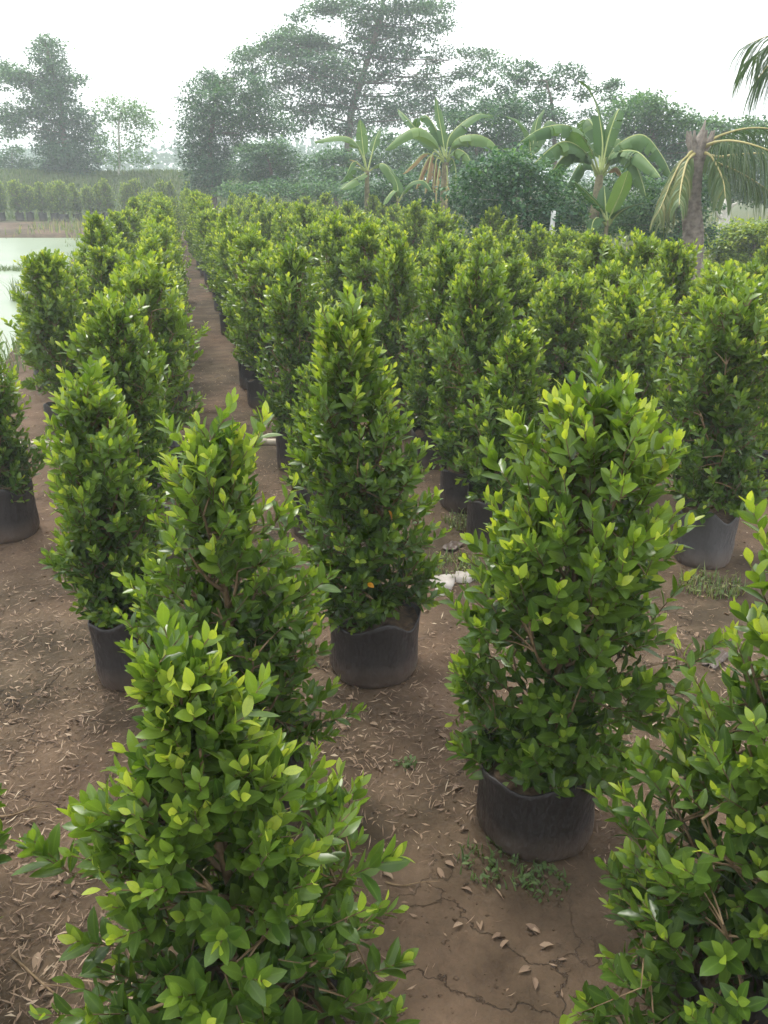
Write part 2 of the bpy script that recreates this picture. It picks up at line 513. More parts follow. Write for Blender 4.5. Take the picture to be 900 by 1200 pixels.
# ------------------------------------------------------------------ leaf templates
def leaf_template(nst, curl=0.12, fold=0.22, wr=0.46, tip=0.0):
    """leaf of length 1 along +X, upper side +Z. returns V, tri, quad, rib"""
    if nst == 1:
        st = [0.45]; wd = [1.0]
    elif nst == 4:
        st = [0.2, 0.42, 0.65, 0.86]; wd = [0.66, 1.0, 0.92, 0.50]
    else:
        st = [0.3, 0.68]; wd = [0.9, 0.88]
    zc = lambda s: -curl * (s ** 2) + curl * 0.25 * s
    V, rib = [(0, 0, 0)], [1]
    for s, w_ in zip(st, wd):
        hw = wr * 0.5 * w_
        V += [(s, hw, zc(s) + hw * fold), (s, 0, zc(s)), (s, -hw, zc(s) + hw * fold)]
        rib += [0, 1, 0]
    V.append((1.0, 0, zc(1.0) + tip)); rib.append(0.6)
    n = len(st)
    tri = [(0, 2, 1), (0, 3, 2)]
    quad = []
    for k in range(n - 1):
        a = 1 + 3 * k
        quad += [(a, a + 1, a + 4, a + 3), (a + 1, a + 2, a + 5, a + 4)]
    a = 1 + 3 * (n - 1); t_ = len(V) - 1
    tri += [(a, a + 1, t_), (a + 1, a + 2, t_)]
    return np.array(V, float), np.array(tri), np.array(quad), np.array(rib, float)
LEAF_HI = [leaf_template(4, 0.10, 0.30, 0.43), leaf_template(4, 0.22, 0.18, 0.47), leaf_template(4, -0.05, 0.40, 0.39)]
LEAF_TREE = [leaf_template(1, 0.15, 0.3, 0.62)]
LEAF_LO = [leaf_template(2, 0.12, 0.28, 0.50)]
def add_leaves(mb, P, A, Nn, L, tone, temps, pick):
    W = np.cross(Nn, A)
    for k, (V, tri, quad, rib) in enumerate(temps):
        s = np.nonzero(pick == k)[0]
        if not len(s):
            continue
        VV = P[s][:, None] + L[s][:, None, None] * (V[None, :, 0:1] * A[s][:, None] + V[None, :, 1:2] * W[s][:, None] + V[None, :, 2:3] * Nn[s][:, None])
        nv = len(V)
        off = (np.arange(len(s)) * nv)[:, None, None]
        mb.add(VV.reshape(-1, 3), tri=(tri[None] + off).reshape(-1, 3), quad=(quad[None] + off).reshape(-1, 4),
               tone=np.repeat(tone[s], nv), rib=np.tile(rib, len(s)))
TONES = [0.12, 0.26, 0.38, 0.5, 0.64, 0.8, 0.95]
LEAF_MESH = {}
for k, (V, tri, quad, rib) in enumerate(LEAF_HI):
    for ti, t in enumerate(TONES):
        b = MB(); b.add(V, tri=tri, quad=quad, tone=t, rib=rib)
        LEAF_MESH[k, ti] = b.mesh('leaf', M['ficus'])
b = MB(); b.add(*LEAF_HI[0][:3], tone=0.6); ORANGE = b.mesh('leaf', M['orange_leaf'])

# ------------------------------------------------------------------ potted ficus shrubs
PROFILE_T = [0.0, 0.12, 0.35, 0.6, 0.8, 0.93, 1.0]
CONE = [0.72, 0.95, 1.0, 0.86, 0.64, 0.44, 0.22]
FULL = [0.70, 0.94, 1.0, 0.96, 0.84, 0.62, 0.36]
SPRAY = [1.0, 1.0, 0.94, 0.68, 0.34, 0.23, 0.14]
OPEN = [0.90, 1.0, 0.92, 0.76, 0.56, 0.40, 0.22]
def grow_shrub(seed, H, Rm, prof=CONE, shoots=330, leaf=0.066, lean=(0, 0), hi=True, base=0.31, young=0.5, stray=0.08, bare=None, tpow=0.92):
    """returns stem mesh builder pieces and leaf arrays, origin on the ground under the bag"""
    rg = np.random.default_rng(seed)
    stem, tw = MB(), MB()
    nz = 14
    tz = np.linspace(0.2, H * 0.97, nz)
    ph = rg.uniform(0, 6.28, 2)
    f = (tz - 0.2) / H
    trunk = np.stack([lean[0] * f + 0.02 * np.sin(f * 7 + ph[0]) * f, lean[1] * f + 0.02 * np.sin(f * 6 + ph[1]) * f, tz], -1)
    tube(stem, trunk, np.linspace(0.015, 0.005, nz), 7)
    def trunk_at(z):
        return np.array([np.interp(z, tz, trunk[:, 0]), np.interp(z, tz, trunk[:, 1]), z])
    # primary branches
    bpts = []
    lob = rg.uniform(0, 6.28, 3)
    def Rat(t, az):
        return Rm * np.interp(t, PROFILE_T, prof) * (1 + 0.12 * math.sin(2 * az + lob[0] + 4 * t) + 0.10 * math.sin(3 * az + lob[1] - 9 * t) + 0.09 * math.sin(5 * az + lob[2] + 17 * t))
    nb = 30
    for k in range(nb):
        t = (k + rg.uniform(0, 1)) / nb
        z = base - 0.02 + (H - base) * t * 0.93
        az = k * 2.4 + rg.normal(0, 0.3)
        r = Rat(min(1, t + 0.08), az) * 0.72
        p0 = trunk_at(max(0.24, z - r * 0.55))
        d = np.array([math.cos(az), math.sin(az), 0])
        p2 = trunk_at(z) + d * r + np.array([0, 0, 0.10])
        p1 = p0 + d * r * 0.55 + np.array([0, 0, 0.05])
        c = curve(p0, p1, p2, 7)
        tube(stem, c, np.linspace(0.0065, 0.0028, 7), 5)
        bpts.append(c[2:])
    bpts = np.concatenate(bpts)
    LP, LA, LN, LL, LT = [], [], [], [], []
    shoots = int(shoots * 1.22)
    for k in range(shoots):
        inner = rg.random() < 0.24
        t = rg.random() ** tpow
        az = rg.uniform(0, 2 * math.pi)
        if bare and bare[0] < t < bare[1] and abs((az - bare[2] + math.pi) % (2 * math.pi) - math.pi) < bare[3]:
            continue
        hole = float(vnoise(az * 2.2 + seed, t * 7.0, seed)) < 0.30
        out = rg.uniform(0.35, 0.75) if (inner or hole) else rg.uniform(0.74, 1.10)
        if rg.random() < stray:
            out *= rg.uniform(1.08, 1.36)
        r = Rat(t, az) * out
        z = base + (H - base) * t + rg.normal(0, 0.015)
        if t > 0.8 and rg.random() < 0.3:
            z += rg.uniform(0.0, 0.10)
        d = np.array([math.cos(az), math.sin(az), 0])
        c0 = trunk_at(min(z, H * 0.97))
        tip = c0 + d * r
        tip[2] = z
        up = rg.uniform(0.45, 1.1) + 0.9 * t ** 2 - 0.85 * (t < 0.10)
        s = unit(d + np.array([0, 0, up]) + rg.normal(0, 0.22, 3))
        Ls = rg.uniform(0.09, 0.17)
        start = tip - s * Ls
        dist = np.linalg.norm(bpts - start, axis=1) + 0.7 * np.clip(bpts[:, 2] - start[2], 0, None)
        root = bpts[np.argmin(dist)]
        if abs(r) < 0.09:
            root = trunk_at(min(max(0.25, start[2] - 0.05), H * 0.95))
        c = curve(root, 0.5 * (root + start) + np.array([0, 0, 0.01]), start, 4)
        path = np.concatenate([c, tip[None]])
        tube(tw, path, np.linspace(0.0036, 0.0012, 5), 3)
        nl = rg.integers(8, 14)
        yng = rg.random() < young
        ph0 = rg.uniform(0, 6.28)
        a0 = unit(np.cross(s, [0.3, 0.2, 0.9])); b0 = np.cross(s, a0)
        lm = leaf * 0.9 * rg.uniform(0.8, 1.18)
        for q_ in range(nl):
            u = q_ / (nl - 1)                       # 0 at shoot base, 1 at the tip
            ang = ph0 + q_ * 2.39996
            rad = a0 * math.cos(ang) + b0 * math.sin(ang)
            th = R(64 - 40 * u ** 1.3 + rg.normal(0, 10))
            a = unit(s * math.cos(th) + rad * math.sin(th) + np.array([0, 0, 0.30]))
            n = s - a * np.dot(s, a)
            n = unit(n + np.array([0, 0, 0.22]) + rg.normal(0, 0.22, 3))
            n = unit(n - a * np.dot(n, a))
            LP.append(start + s * Ls * (0.02 + 0.98 * u))
            LA.append(a); LN.append(n)
            sz = lm * (1.0 - 0.42 * max(0, u - 0.55) / 0.45) * rg.uniform(0.86, 1.14)
            LL.append(sz)
            tone = 0.19 + 0.15 * rg.random() + 0.24 * t ** 1.6 + (0.06 if not inner else -0.1)  # inner leaves coloured darker, painting in extra shade inside the crown
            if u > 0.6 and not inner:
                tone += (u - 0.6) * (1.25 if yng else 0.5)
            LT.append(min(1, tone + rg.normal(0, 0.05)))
    return stem, tw, (np.array(LP), np.array(LA), np.array(LN), np.array(LL), np.array(LT)), rg

def bag_mesh(seed, rw, hgt, squash=0.0):
    rg = np.random.default_rng(seed)
    seg, mb = 40, MB()
    rows = [(0.0, 0.84), (0.025, 0.92), (0.08, 0.985), (0.16, 1.02), (0.32, 1.02), (0.5, 1.0), (0.68, 1.01), (0.84, 1.02), (0.95, 1.03), (1.0, 1.03)]
    ang = np.arange(seg) * 2 * math.pi / seg
    p = rg.uniform(0, 6.28, 6)
    V = []
    rimw = 0.02 * np.sin(3 * ang + p[3]) + 0.018 * np.sin(5 * ang + p[4])
    for (v, k) in rows:
        r = rw * k * (1 + 0.018 * np.sin(2 * ang + p[0]) + 0.014 * np.sin(5 * ang + p[1] + 2.5 * v) + 0.010 * np.sin(9 * ang + p[2] + 5 * v) + 0.008 * math.sin(17 * v + p[5]))
        z = hgt * v + (rimw * v ** 3)
        V.append(np.stack([r * np.cos(ang) * (1 + squash), r * np.sin(ang) * (1 - squash), z + 0 * ang], -1))
    # rim folded to the inside
    last = V[-1]
    V.append(last * np.array([0.975, 0.975, 1]) + np.array([0, 0, 0.004]))
    V.append(last * np.array([0.955, 0.955, 1]) + np.array([0, 0, -0.075]))
    n = len(V)
    i, j = np.meshgrid(np.arange(n - 1), np.arange(seg), indexing='ij')
    a = i * seg + j; b = i * seg + (j + 1) % seg
    q = np.stack([a, b, b + seg, a + seg], -1).reshape(-1, 4)
    V = np.concatenate(V)
    c = len(V)
    V = np.concatenate([V, [[0, 0, 0.002]]])
    tri = [(c, (k + 1) % seg, k) for k in range(seg)]
    mb.add(V, quad=q, tri=tri)
    me = mb.mesh('grow_bag', M['bag'])
    # soil in the bag
    sm, V, tri, quad = MB(), [], [], []
    rings = 6
    V.append((0, 0, hgt * 0.86 + 0.02))
    for rr in range(1, rings + 1):
        for k in range(seg):
            r = rw * 0.985 * rr / rings
            V.append((r * math.cos(ang[k]) * (1 + squash), r * math.sin(ang[k]) * (1 - squash),
                      hgt * 0.86 + 0.02 * (1 - rr / rings) + 0.012 * math.sin(7 * ang[k] + rr * 2.1 + p[0]) * rr / rings))
    tri = [(0, 1 + k, 1 + (k + 1) % seg) for k in range(seg)]
    for rr in range(rings - 1):
        for k in range(seg):
            a_ = 1 + rr * seg
            quad.append((a_ + k, a_ + seg + k, a_ + seg + (k + 1) % seg, a_ + (k + 1) % seg))
    sm.add(V, tri=tri, quad=quad)
    return me, sm.mesh('soil', M['potting_soil'])
BAGS = [bag_mesh(50 + k, rw, hg, sq) for k, (rw, hg, sq) in enumerate([(0.165, 0.27, 0.02), (0.155, 0.29, 0.0), (0.17, 0.26, 0.04), (0.15, 0.30, -0.03)])]

def potted(name, loc, rz, bag, stem_me, twig_me, leaf_me, bscale=1.0):
    root = empty(name, loc, rz)
    bg = link('grow_bag', bag[0], root)
    sl = link('soil', bag[1], bg)
    if bscale != 1.0:
        bg.scale = (bscale, bscale, 1.0)
    link('stem', stem_me, root)
    link('twigs', twig_me, root)
    fo = link('foliage', leaf_me, root)
    fo['kind'] = 'stuff'
    return root

def near_shrub(x, y, label, seed, H, Rm, prof=CONE, shoots=330, leaf=0.066, lean=(0, 0), bag=0, bscale=1.0, base=0.27, young=0.5,
               singles=290, orange=(), stray=0.10, rz=0.0, bare=None, tpow=0.92):
    stem, tw, (P, A, Nn, L, T), rg = grow_shrub(seed, H, Rm, prof, shoots, leaf, lean, True, base, young, stray, bare, tpow)
    z0 = float(ground_z(x, y)) - 0.012
    pick = rg.integers(0, 3, len(P))
    keep = np.ones(len(P), bool)
    # leaves that show largest: nearest in each small patch of the view
    C = P + A * (L * 0.5)[:, None] + np.array([x, y, z0])
    px, py, dep = project(C)
    cell = 9 + 16 / max(0.8, float(np.median(dep)))
    best = {}
    for q_ in np.argsort(dep):
        if -20 < px[q_] < 920 and -20 < py[q_] < 1220:
            best.setdefault((int(px[q_] // cell), int(py[q_] // cell)), q_)
    sel = np.array(list(best.values()), int)
    view = unit(np.array([0, 0, CAM_H]) - C)
    face = np.abs(np.sum(view * Nn, 1)) * L / dep
    sel = sel[np.argsort(-face[sel])][:singles]
    keep[sel] = False
    lb = MB()
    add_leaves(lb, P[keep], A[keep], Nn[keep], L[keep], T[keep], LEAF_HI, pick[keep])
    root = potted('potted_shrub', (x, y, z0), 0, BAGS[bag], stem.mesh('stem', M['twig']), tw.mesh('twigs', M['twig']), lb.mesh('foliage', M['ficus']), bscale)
    tg = np.array(TONES)
    cx, cy = px[sel], py[sel]
    oset = {}
    for (ox, oy) in orange:
        oset[int(np.argmin((cx - ox) ** 2 + (cy - oy) ** 2))] = 1
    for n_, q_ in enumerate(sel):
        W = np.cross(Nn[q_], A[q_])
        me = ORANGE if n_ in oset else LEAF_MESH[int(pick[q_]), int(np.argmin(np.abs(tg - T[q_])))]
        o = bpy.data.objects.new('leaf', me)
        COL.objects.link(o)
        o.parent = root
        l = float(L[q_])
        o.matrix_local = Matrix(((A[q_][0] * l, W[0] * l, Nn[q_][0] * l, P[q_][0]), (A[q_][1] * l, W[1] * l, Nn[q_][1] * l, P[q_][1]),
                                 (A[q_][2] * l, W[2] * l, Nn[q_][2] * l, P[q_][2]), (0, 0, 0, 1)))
        if n_ in oset:
            o['label'] = 'single dying orange leaf'
    tag(root, label, 'shrub', 'potted ficus shrubs of the nursery')
    return root

placed = []
def near(*a, **k):
    placed.append((a[0], a[1]))
    return near_shrub(*a, **k)
near(-0.27, 1.17, 'leafy ficus shrub with forked brown twigs glimpsed in its crown and wide side sprays', 101, 1.07, 0.315, SPRAY, 360, 0.068, (-0.10, 0.02), 0, young=0.65, stray=0.24, bare=(0.53, 0.70, 4.94, 0.48))
near(-0.40, 2.0, 'loose ficus shrub with upright pale shoots, next behind the bared forked stem', 102, 1.26, 0.285, OPEN, 310, 0.066, (-0.08, 0.0), 1, young=0.6, stray=0.22, bare=(0.5, 0.68, 4.9, 0.45))
near(-1.01, 2.76, 'ficus shrub in a tall black bag beside a mat of dry straw', 103, 1.17, 0.205, FULL, 320, 0.064, (-0.06, 0.02), 3, 0.95, young=0.55)
near(0.47, 1.95, 'broad dense ficus shrub with green weeds sprouting at the foot of its black bag', 104, 1.38, 0.28, FULL, 430, 0.07, (0.09, 0.0), 0, 1.06, base=0.22, young=0.6, stray=0.14)
near(0.82, 1.27, 'large ficus shrub with bright yellow-green tips beside the cracked bare soil', 105, 1.30, 0.32, OPEN, 520, 0.068, (0.09, 0.08), 1, young=0.75, stray=0.14, base=0.14, tpow=1.25)
near(-0.04, 2.82, 'tapering ficus shrub with two orange leaves above a wide creased black bag', 106, 1.45, 0.24, CONE, 430, 0.064, (-0.10, 0.0), 0, 1.07, base=0.25, young=0.5, orange=((438, 688), (447, 603)))
near(-0.36, 4.2, 'low ficus shrub hidden behind the one with two orange leaves', 107, 0.95, 0.18, CONE, 200, 0.06, (0, 0), 1, singles=60)
near(-0.58, 5.27, 'slim ficus shrub in a black bag at the end of the pale pipe', 108, 1.45, 0.225, FULL, 350, 0.062, (0.02, 0.05), 1, young=0.4, singles=200)
near(0.60, 4.02, 'ficus shrub with its black bag tucked behind the broad dense shrub', 109, 1.15, 0.22, CONE, 280, 0.064, (0.08, 0), 3, singles=200)
near(0.50, 4.56, 'ficus shrub in a plain black bag beside a small dark plastic scrap', 110, 1.40, 0.28, CONE, 360, 0.064, (0.05, 0.05), 0, 0.95, young=0.45, singles=250)
near(0.35, 5.32, 'ficus shrub in a grey black bag on reddish soil, behind the plain bag', 111, 1.42, 0.24, CONE, 340, 0.064, (0.05, 0), 2, 0.9, young=0.4, singles=220)
faded = near(1.66, 3.80, 'wide ficus shrub in a pale dusty grey bag with an open rim', 112, 1.34, 0.29, FULL, 400, 0.066, (0.0, 0.05), 1, 0.95, base=0.35, young=0.45, singles=280)
near(-2.12, 4.18, 'ficus shrub in an uneven-rimmed black bag on the pond side of the straw', 113, 1.22, 0.22, FULL, 330, 0.064, (-0.03, 0), 3, young=0.5, singles=220)
near(-1.24, 3.78, 'dense dark ficus shrub rising behind the one in the tall black bag', 114, 1.30, 0.215, FULL, 350, 0.064, (-0.02, 0.05), 0, young=0.45, singles=250)
near(-1.18, 1.34, 'low ficus shrub reaching a sprig over bare dirt by the forked-stem shrub', 115, 0.86, 0.31, OPEN, 230, 0.066, (0, 0), 2, young=0.5, singles=40, stray=0.25)

for ch in faded.children:
    if ch.name.startswith('grow_bag'):
        ch.data = ch.data.copy()
        ch.data.materials[0] = M['grey_bag']
        ch['label'] = 'faded grey dusty bag'
# variants for the rows further back
VAR = []
for k, (H, Rm, prof, sh) in enumerate([(1.40, 0.27, CONE, 300), (1.30, 0.25, FULL, 290), (1.48, 0.26, CONE, 310), (1.22, 0.28, FULL, 280), (1.38, 0.24, CONE, 280), (1.44, 0.28, FULL, 310)]):
    stem, tw, (P, A, Nn, L, T), rg = grow_shrub(300 + k, H, Rm * 1.06, prof, sh + 30, 0.066, (0.05 * math.sin(k * 2.1), 0.05 * math.cos(k * 1.7)), False, 0.36, 0.5, 0.16)
    lb = MB()
    add_leaves(lb, P, A, Nn, L, np.clip(T + 0.09, 0, 1), LEAF_LO, np.zeros(len(P), int))
    VAR.append((stem.mesh('stem', M['twig']), tw.mesh('twigs', M['twig']), lb.mesh('foliage', M['ficus'])))

rr = random.Random(9)
protos = {}
def far_shrub(x, y, label, group, s=1.0):
    k = rr.randrange(len(VAR)); b = rr.randrange(len(BAGS))
    z0 = float(ground_z(x, y)) - 0.012
    if (k, b) not in protos:
        root = potted('potted_shrub', (x, y, z0), 0, BAGS[b], *VAR[k])
        protos[k, b] = root
    else:
        root = copy_tree(protos[k, b])
    root.location = (x, y, z0)
    root.rotation_euler = (0, 0, rr.uniform(0, 6.28))
    root.scale = (s * rr.uniform(0.93, 1.07), s * rr.uniform(0.93, 1.07), s * rr.uniform(0.88, 1.06))
    tag(root, label, 'shrub', group)
    placed.append((x, y))
    return root

def far_limit(px):
    return float(np.interp(px, [0, 150, 250, 380, 480, 560, 620, 700, 760, 900, 1100], [25, 27, 27, 24, 18.5, 13.5, 11, 9, 7.0, 6.6, 6.6]))
ROWX = {-2: -1.10, -1: -0.33}
for k in range(0, 12):
    ROWX[k] = 0.68 + 0.98 * k
ROWLAB = {
    -2: ('ficus shrub in the row of black bags along the pond edge of the nursery', 'shrubs in the pond-side row'),
    -1: ('ficus shrub in the row between the pond-side row and the bare dirt path', 'shrubs in the row left of the path'),
    0: ('ficus shrub in the row of black bags lining the block side of the dirt path', 'shrubs lining the path'),
}
ORD = 'second third fourth fifth sixth seventh eighth ninth tenth eleventh twelfth'.split()
for k in range(1, 12):
    ROWLAB[k] = ('ficus shrub in the %s row of the wide block, counted from the dirt path' % ORD[k - 1], 'shrubs of the %s block row' % ORD[k - 1])
count = 0
for k, x0 in ROWX.items():
    y = {-2: 5.95, -1: 4.85, 0: 6.9, 1: 6.1, 2: 4.8}.get(k, 3.6 + rr.uniform(0, 0.5))
    while y < 30:
        step = rr.uniform(0.80, 1.05) * (1.0 if y < 12 else 1.22)
        x = x0 - 0.24 * y + (0.2 if k == -2 and y > 7.2 else 0) + rr.gauss(0, 0.07) if k else 0.765 - 0.255 * y + rr.gauss(0, 0.025)
        yy = y + rr.gauss(0, 0.07)
        y += step
        px, py, dep = project((x, yy, 0.6))
        if not (-60 < px < 990) or yy > far_limit(px):
            continue
        if pond_d(x, yy) > -0.55:
            continue
        if k == -2 and (10.5 < yy < 12.0 or 15 < yy < 17.5):
            continue
        if min((x - a) ** 2 + (yy - b) ** 2 for a, b in placed) < 0.42 ** 2:
            continue
        lab, grp = ROWLAB[k]
        s = 1.0
        if yy > 8 and px > 560:
            s = 0.92
        far_shrub(x, yy, lab, grp, s)
        count += 1
for (px_, Y_, s_) in ((590, 11.6, 0.95), (632, 10.4, 0.95), (661, 9.4, 0.95), (700, 8.9, 0.95), (735, 8.1, 0.92), (745, 6.9, 0.95), (760, 6.0, 0.95), (720, 6.4, 0.95), (770, 7.8, 0.80), (842, 8.0, 0.78), (880, 7.6, 0.85), (905, 8.6, 0.9), (640, 12.0, 0.92), (684, 11.2, 0.85)):
    p = at(px_, 300, Y_)
    if min((p[0] - a) ** 2 + (Y_ - b) ** 2 for a, b in placed) > 0.36 ** 2:
        far_shrub(p[0], Y_, 'ficus shrub standing loose at the palm end of the wide block', 'shrubs at the palm end of the block', s_)
# small shrub by the pond-side row
sp = on_ground(66, 445)
far_shrub(sp[0], sp[1] - 0.25, 'half-height young ficus shrub leaning on the pond-side row', None, 0.62)
# row along the far bank of the pond
for k in range(17):
    px = -12 + k * 14.5 + rr.uniform(-4, 4)
    p = on_ground(px, 259 - 0.004 * px)
    far_shrub(p[0], p[1] + rr.uniform(-0.3, 0.6), 'ficus shrub in the bagged row on the far bank of the pond', 'shrubs on the far pond bank', 1.22)
    count += 1
print('far shrubs', count)
placed_np = np.array(placed)

# ------------------------------------------------------------------ litter, weeds and scraps on the ground
rng = np.random.default_rng(77)
def litter_patch(mb, x, y, l0, l1, wr, tone, rng):
    n = len(x)
    az = rng.uniform(0, 2 * math.pi, n); L = rng.uniform(l0, l1, n)
    tilt = rng.normal(0, 0.16, n)
    a = np.stack([np.cos(az) * np.cos(tilt), np.sin(az) * np.cos(tilt), np.sin(tilt)], -1)
    roll = rng.normal(0, 0.45, n)
    nn = np.stack([np.sin(roll) * np.sin(az), -np.sin(roll) * np.cos(az), np.cos(roll)], -1)
    nn = unit(nn - a * np.sum(nn * a, 1, keepdims=True))
    w = np.cross(nn, a)
    c = np.stack([x, y, ground_z(x, y) + 0.004 + rng.uniform(0, 0.008, n)], -1)
    hw = (L * wr * rng.uniform(0.6, 1.3, n) * 0.5)[:, None]
    bend = (L * rng.normal(0.0, 0.12, n))[:, None]
    V = np.stack([c - a * L[:, None] * 0.5, c - w * hw + nn * bend, c + a * L[:, None] * 0.5, c + w * hw + nn * bend], 1)
    k = np.arange(n)[:, None] * 4
    mb.add(V.reshape(-1, 3), tri=np.concatenate([k + np.array([0, 1, 3]), k + np.array([1, 2, 3])]), tone=np.repeat(np.clip(rng.normal(tone, 0.27, n), 0, 1), 4))
N = 130000
u = rng.random(N)
y = 0.8 + 15 * u ** 1.6
x = rng.uniform(-1, 1, N) * (0.75 * y + 0.4) - 0.05 * y
dens = 0.35 + 1.5 * fbm(x * 1.1, y * 1.1, 41, 3)
straw = np.exp(-(((x + 1.55) / 0.6) ** 2 + ((y - 2.75) / 0.75) ** 2)) + 0.8 * np.exp(-(((x + 0.0) / 0.5) ** 2 + ((y - 2.35) / 0.4) ** 2)) + 0.7 * np.exp(-(((x + 0.85) / 0.5) ** 2 + ((y - 4.9) / 1.0) ** 2))
bare = np.exp(-(((x - 0.28) / 0.32) ** 2 + ((y - 1.3) / 0.4) ** 2))
keep = (rng.random(N) < np.clip(dens + straw - 0.9 * bare, 0.03, 1)) & (pond_d(x, y) < -0.2)
x, y = x[keep], y[keep]
h = len(x) // 2
mb = MB()
litter_patch(mb, x[:h], y[:h], 0.012, 0.06, 0.08, 0.40, rng)
litter_patch(mb, x[h:], y[h:], 0.010, 0.034, 0.26, 0.30, rng)
o = link('leaf_litter', mb.mesh('leaf_litter', M['dry_litter']))
o['kind'] = 'stuff'
tag(o, 'brown dry leaf fragments and straw scattered over the nursery soil', 'leaf litter')

N = 9000
y = 0.8 + 6 * rng.random(N) ** 1.3
x = rng.uniform(-1, 1, N) * (0.6 * y + 0.4)
keep = fbm(x * 1.7, y * 1.7, 91, 3) > -0.03
x, y = x[keep], y[keep]; n = len(x)
octa = np.array([(1, 0, 0), (0, 1, 0), (-1, 0, 0), (0, -1, 0), (0, 0, 0.8), (0, 0, -0.6)], float)
of = np.array([(0, 1, 4), (1, 2, 4), (2, 3, 4), (3, 0, 4), (1, 0, 5), (2, 1, 5), (3, 2, 5), (0, 3, 5)])
sz = 0.0018 + 0.0075 * rng.random(n) ** 3
V = np.stack([x, y, ground_z(x, y)], -1)[:, None] + octa[None] * sz[:, None, None] * rng.uniform(0.6, 1.4, (n, 6, 1))
mb = MB()
mb.add(V.reshape(-1, 3), tri=(of[None] + (np.arange(n) * 6)[:, None, None]).reshape(-1, 3))
o = link('soil_crumbs', mb.mesh('soil_crumbs', M['soil'], False))
o['kind'] = 'stuff'
tag(o, 'small brown soil crumbs strewn over the packed dirt', 'soil')

# single dry leaves big enough to pick out
FALL = []
for t in (0.22, 0.38, 0.58):
    b = MB()
    V, tri, quad, rib = leaf_template(4, 0.35, 1.0, 0.36)
    b.add(V, tri=tri, quad=quad, tone=t, rib=rib)
    FALL.append(b.mesh('fallen_leaf', M['dry_litter']))
spots = [(612, 1080), (566, 1088), (527, 1091), (555, 1048), (600, 1100), (633, 1095), (580, 1100), (532, 1015), (528, 928), (508, 948), (605, 1140), (650, 1108),
         (625, 1160), (512, 1020), (458, 1030), (540, 975), (400, 845), (440, 850), (470, 838), (60, 1050), (45, 1120), (95, 990), (40, 960), (20, 1000), (70, 900), (55, 1160),
         (415, 815), (480, 900), (378, 790), (445, 905), (40, 700), (62, 745), (70, 668), (95, 850), (510, 860), (830, 770), (845, 720), (815, 745), (500, 720), (545, 690)]
for n_, (px, py) in enumerate(spots):
    p = on_ground(px + rr.uniform(-4, 4), py + rr.uniform(-4, 4))
    o = bpy.data.objects.new('fallen_leaf', FALL[n_ % 3])
    COL.objects.link(o)
    o.location = (p[0], p[1], float(ground_z(p[0], p[1])) + 0.006)
    o.rotation_euler = (rr.uniform(-0.3, 0.3), rr.uniform(-0.1, 0.25), rr.uniform(0, 6.28))
    s = rr.uniform(0.035, 0.06)
    o.scale = (s, s, s)
    tag(o, 'curled pale dry leaf lying loose on the bare soil', 'dry leaf', 'curled dry leaves on the soil')

def stick(p0, p1, r, label, bend=0.02):
    a, b = on_ground(*p0), on_ground(*p1)
    m_ = 0.5 * (a + b) + np.array([bend, -bend, 0])
    c = curve(a, m_, b, 9)
    c[:, 2] = ground_z(c[:, 0], c[:, 1]) + r * 0.8 + 0.004
    mb = MB()
    tube(mb, c, np.linspace(r, r * 0.5, 9), 6, cap=True)
    d = unit(c[5] - c[3])
    tube(mb, np.array([c[4], c[4] + d * 0.03 + np.array([0.02, 0.01, 0.004]), c[4] + d * 0.06 + np.array([0.045, 0.015, 0.004])]), np.array([r * 0.6, r * 0.45, r * 0.2]), 5)
    o = link('fallen_twig', mb.mesh('fallen_twig', M['twig']))
    return tag(o, label, 'twig')
stick((14, 1122), (86, 1184), 0.004, 'long thin dry twig lying on bare soil beside the forked-stem shrub')
stick((452, 1035), (484, 1036), 0.003, 'short dry twig on the soil near the bag with weeds')
stick((0, 960), (36, 948), 0.004, 'thin brown twig at the edge of the dirt under the low sprig')

def weed_patch(center, n, rad, h0, h1, label, tone=(0.15, 0.6), broad=True):
    rg = np.random.default_rng(int(abs(center[0] * 1000)) + n)
    ang = rg.uniform(0, 6.28, n); r = rad * np.sqrt(rg.random(n))
    x = center[0] + r * np.cos(ang) * 1.3; y = center[1] + r * np.sin(ang)
    P = np.stack([x, y, ground_z(x, y) - 0.002], -1)
    mb = MB()
    grass_blades(mb, P, h0, h1, 0.006, rg, tone, 0.9)
    if broad:
        m_ = n // 2
        az = rg.uniform(0, 6.28, m_)
        A = unit(np.stack([np.cos(az), np.sin(az), rg.uniform(0.1, 0.7, m_)], -1))
        Nn = np.tile(np.array([0, 0, 1.0]), (m_, 1)); Nn = unit(Nn - A * np.sum(Nn * A, 1, keepdims=True))
        add_leaves(mb, P[:m_] + np.array([0, 0, 1]) * rg.uniform(0.005, h1 * 0.6, m_)[:, None], A, Nn, rg.uniform(0.012, 0.028, m_), rg.uniform(*tone, m_), LEAF_LO, np.zeros(m_, int))
    o = link('weed_patch', mb.mesh('weed_patch', M['grass']))
    return tag(o, label, 'weeds')
p = on_ground(585, 1012); weed_patch((p[0], p[1]), 110, 0.10, 0.02, 0.05, 'low green weeds at the foot of the broad shrub bag')
p = on_ground(640, 1035); weed_patch((p[0], p[1]), 60, 0.06, 0.02, 0.04, 'small sparse weed tuft on soil in front of the broad shrub bag')
p = on_ground(832, 690); weed_patch((p[0], p[1]), 220, 0.13, 0.03, 0.08, 'yellowish weeds under the pale dusty grey bag', (0.4, 0.95))
p = on_ground(548, 612); weed_patch((p[0], p[1]), 160, 0.12, 0.03, 0.08, 'pale green weeds between the plain bag and the dark scrap', (0.4, 0.9))
p = on_ground(478, 895); weed_patch((p[0], p[1]), 30, 0.03, 0.015, 0.03, 'tiny green seedling alone on the soil of the path')
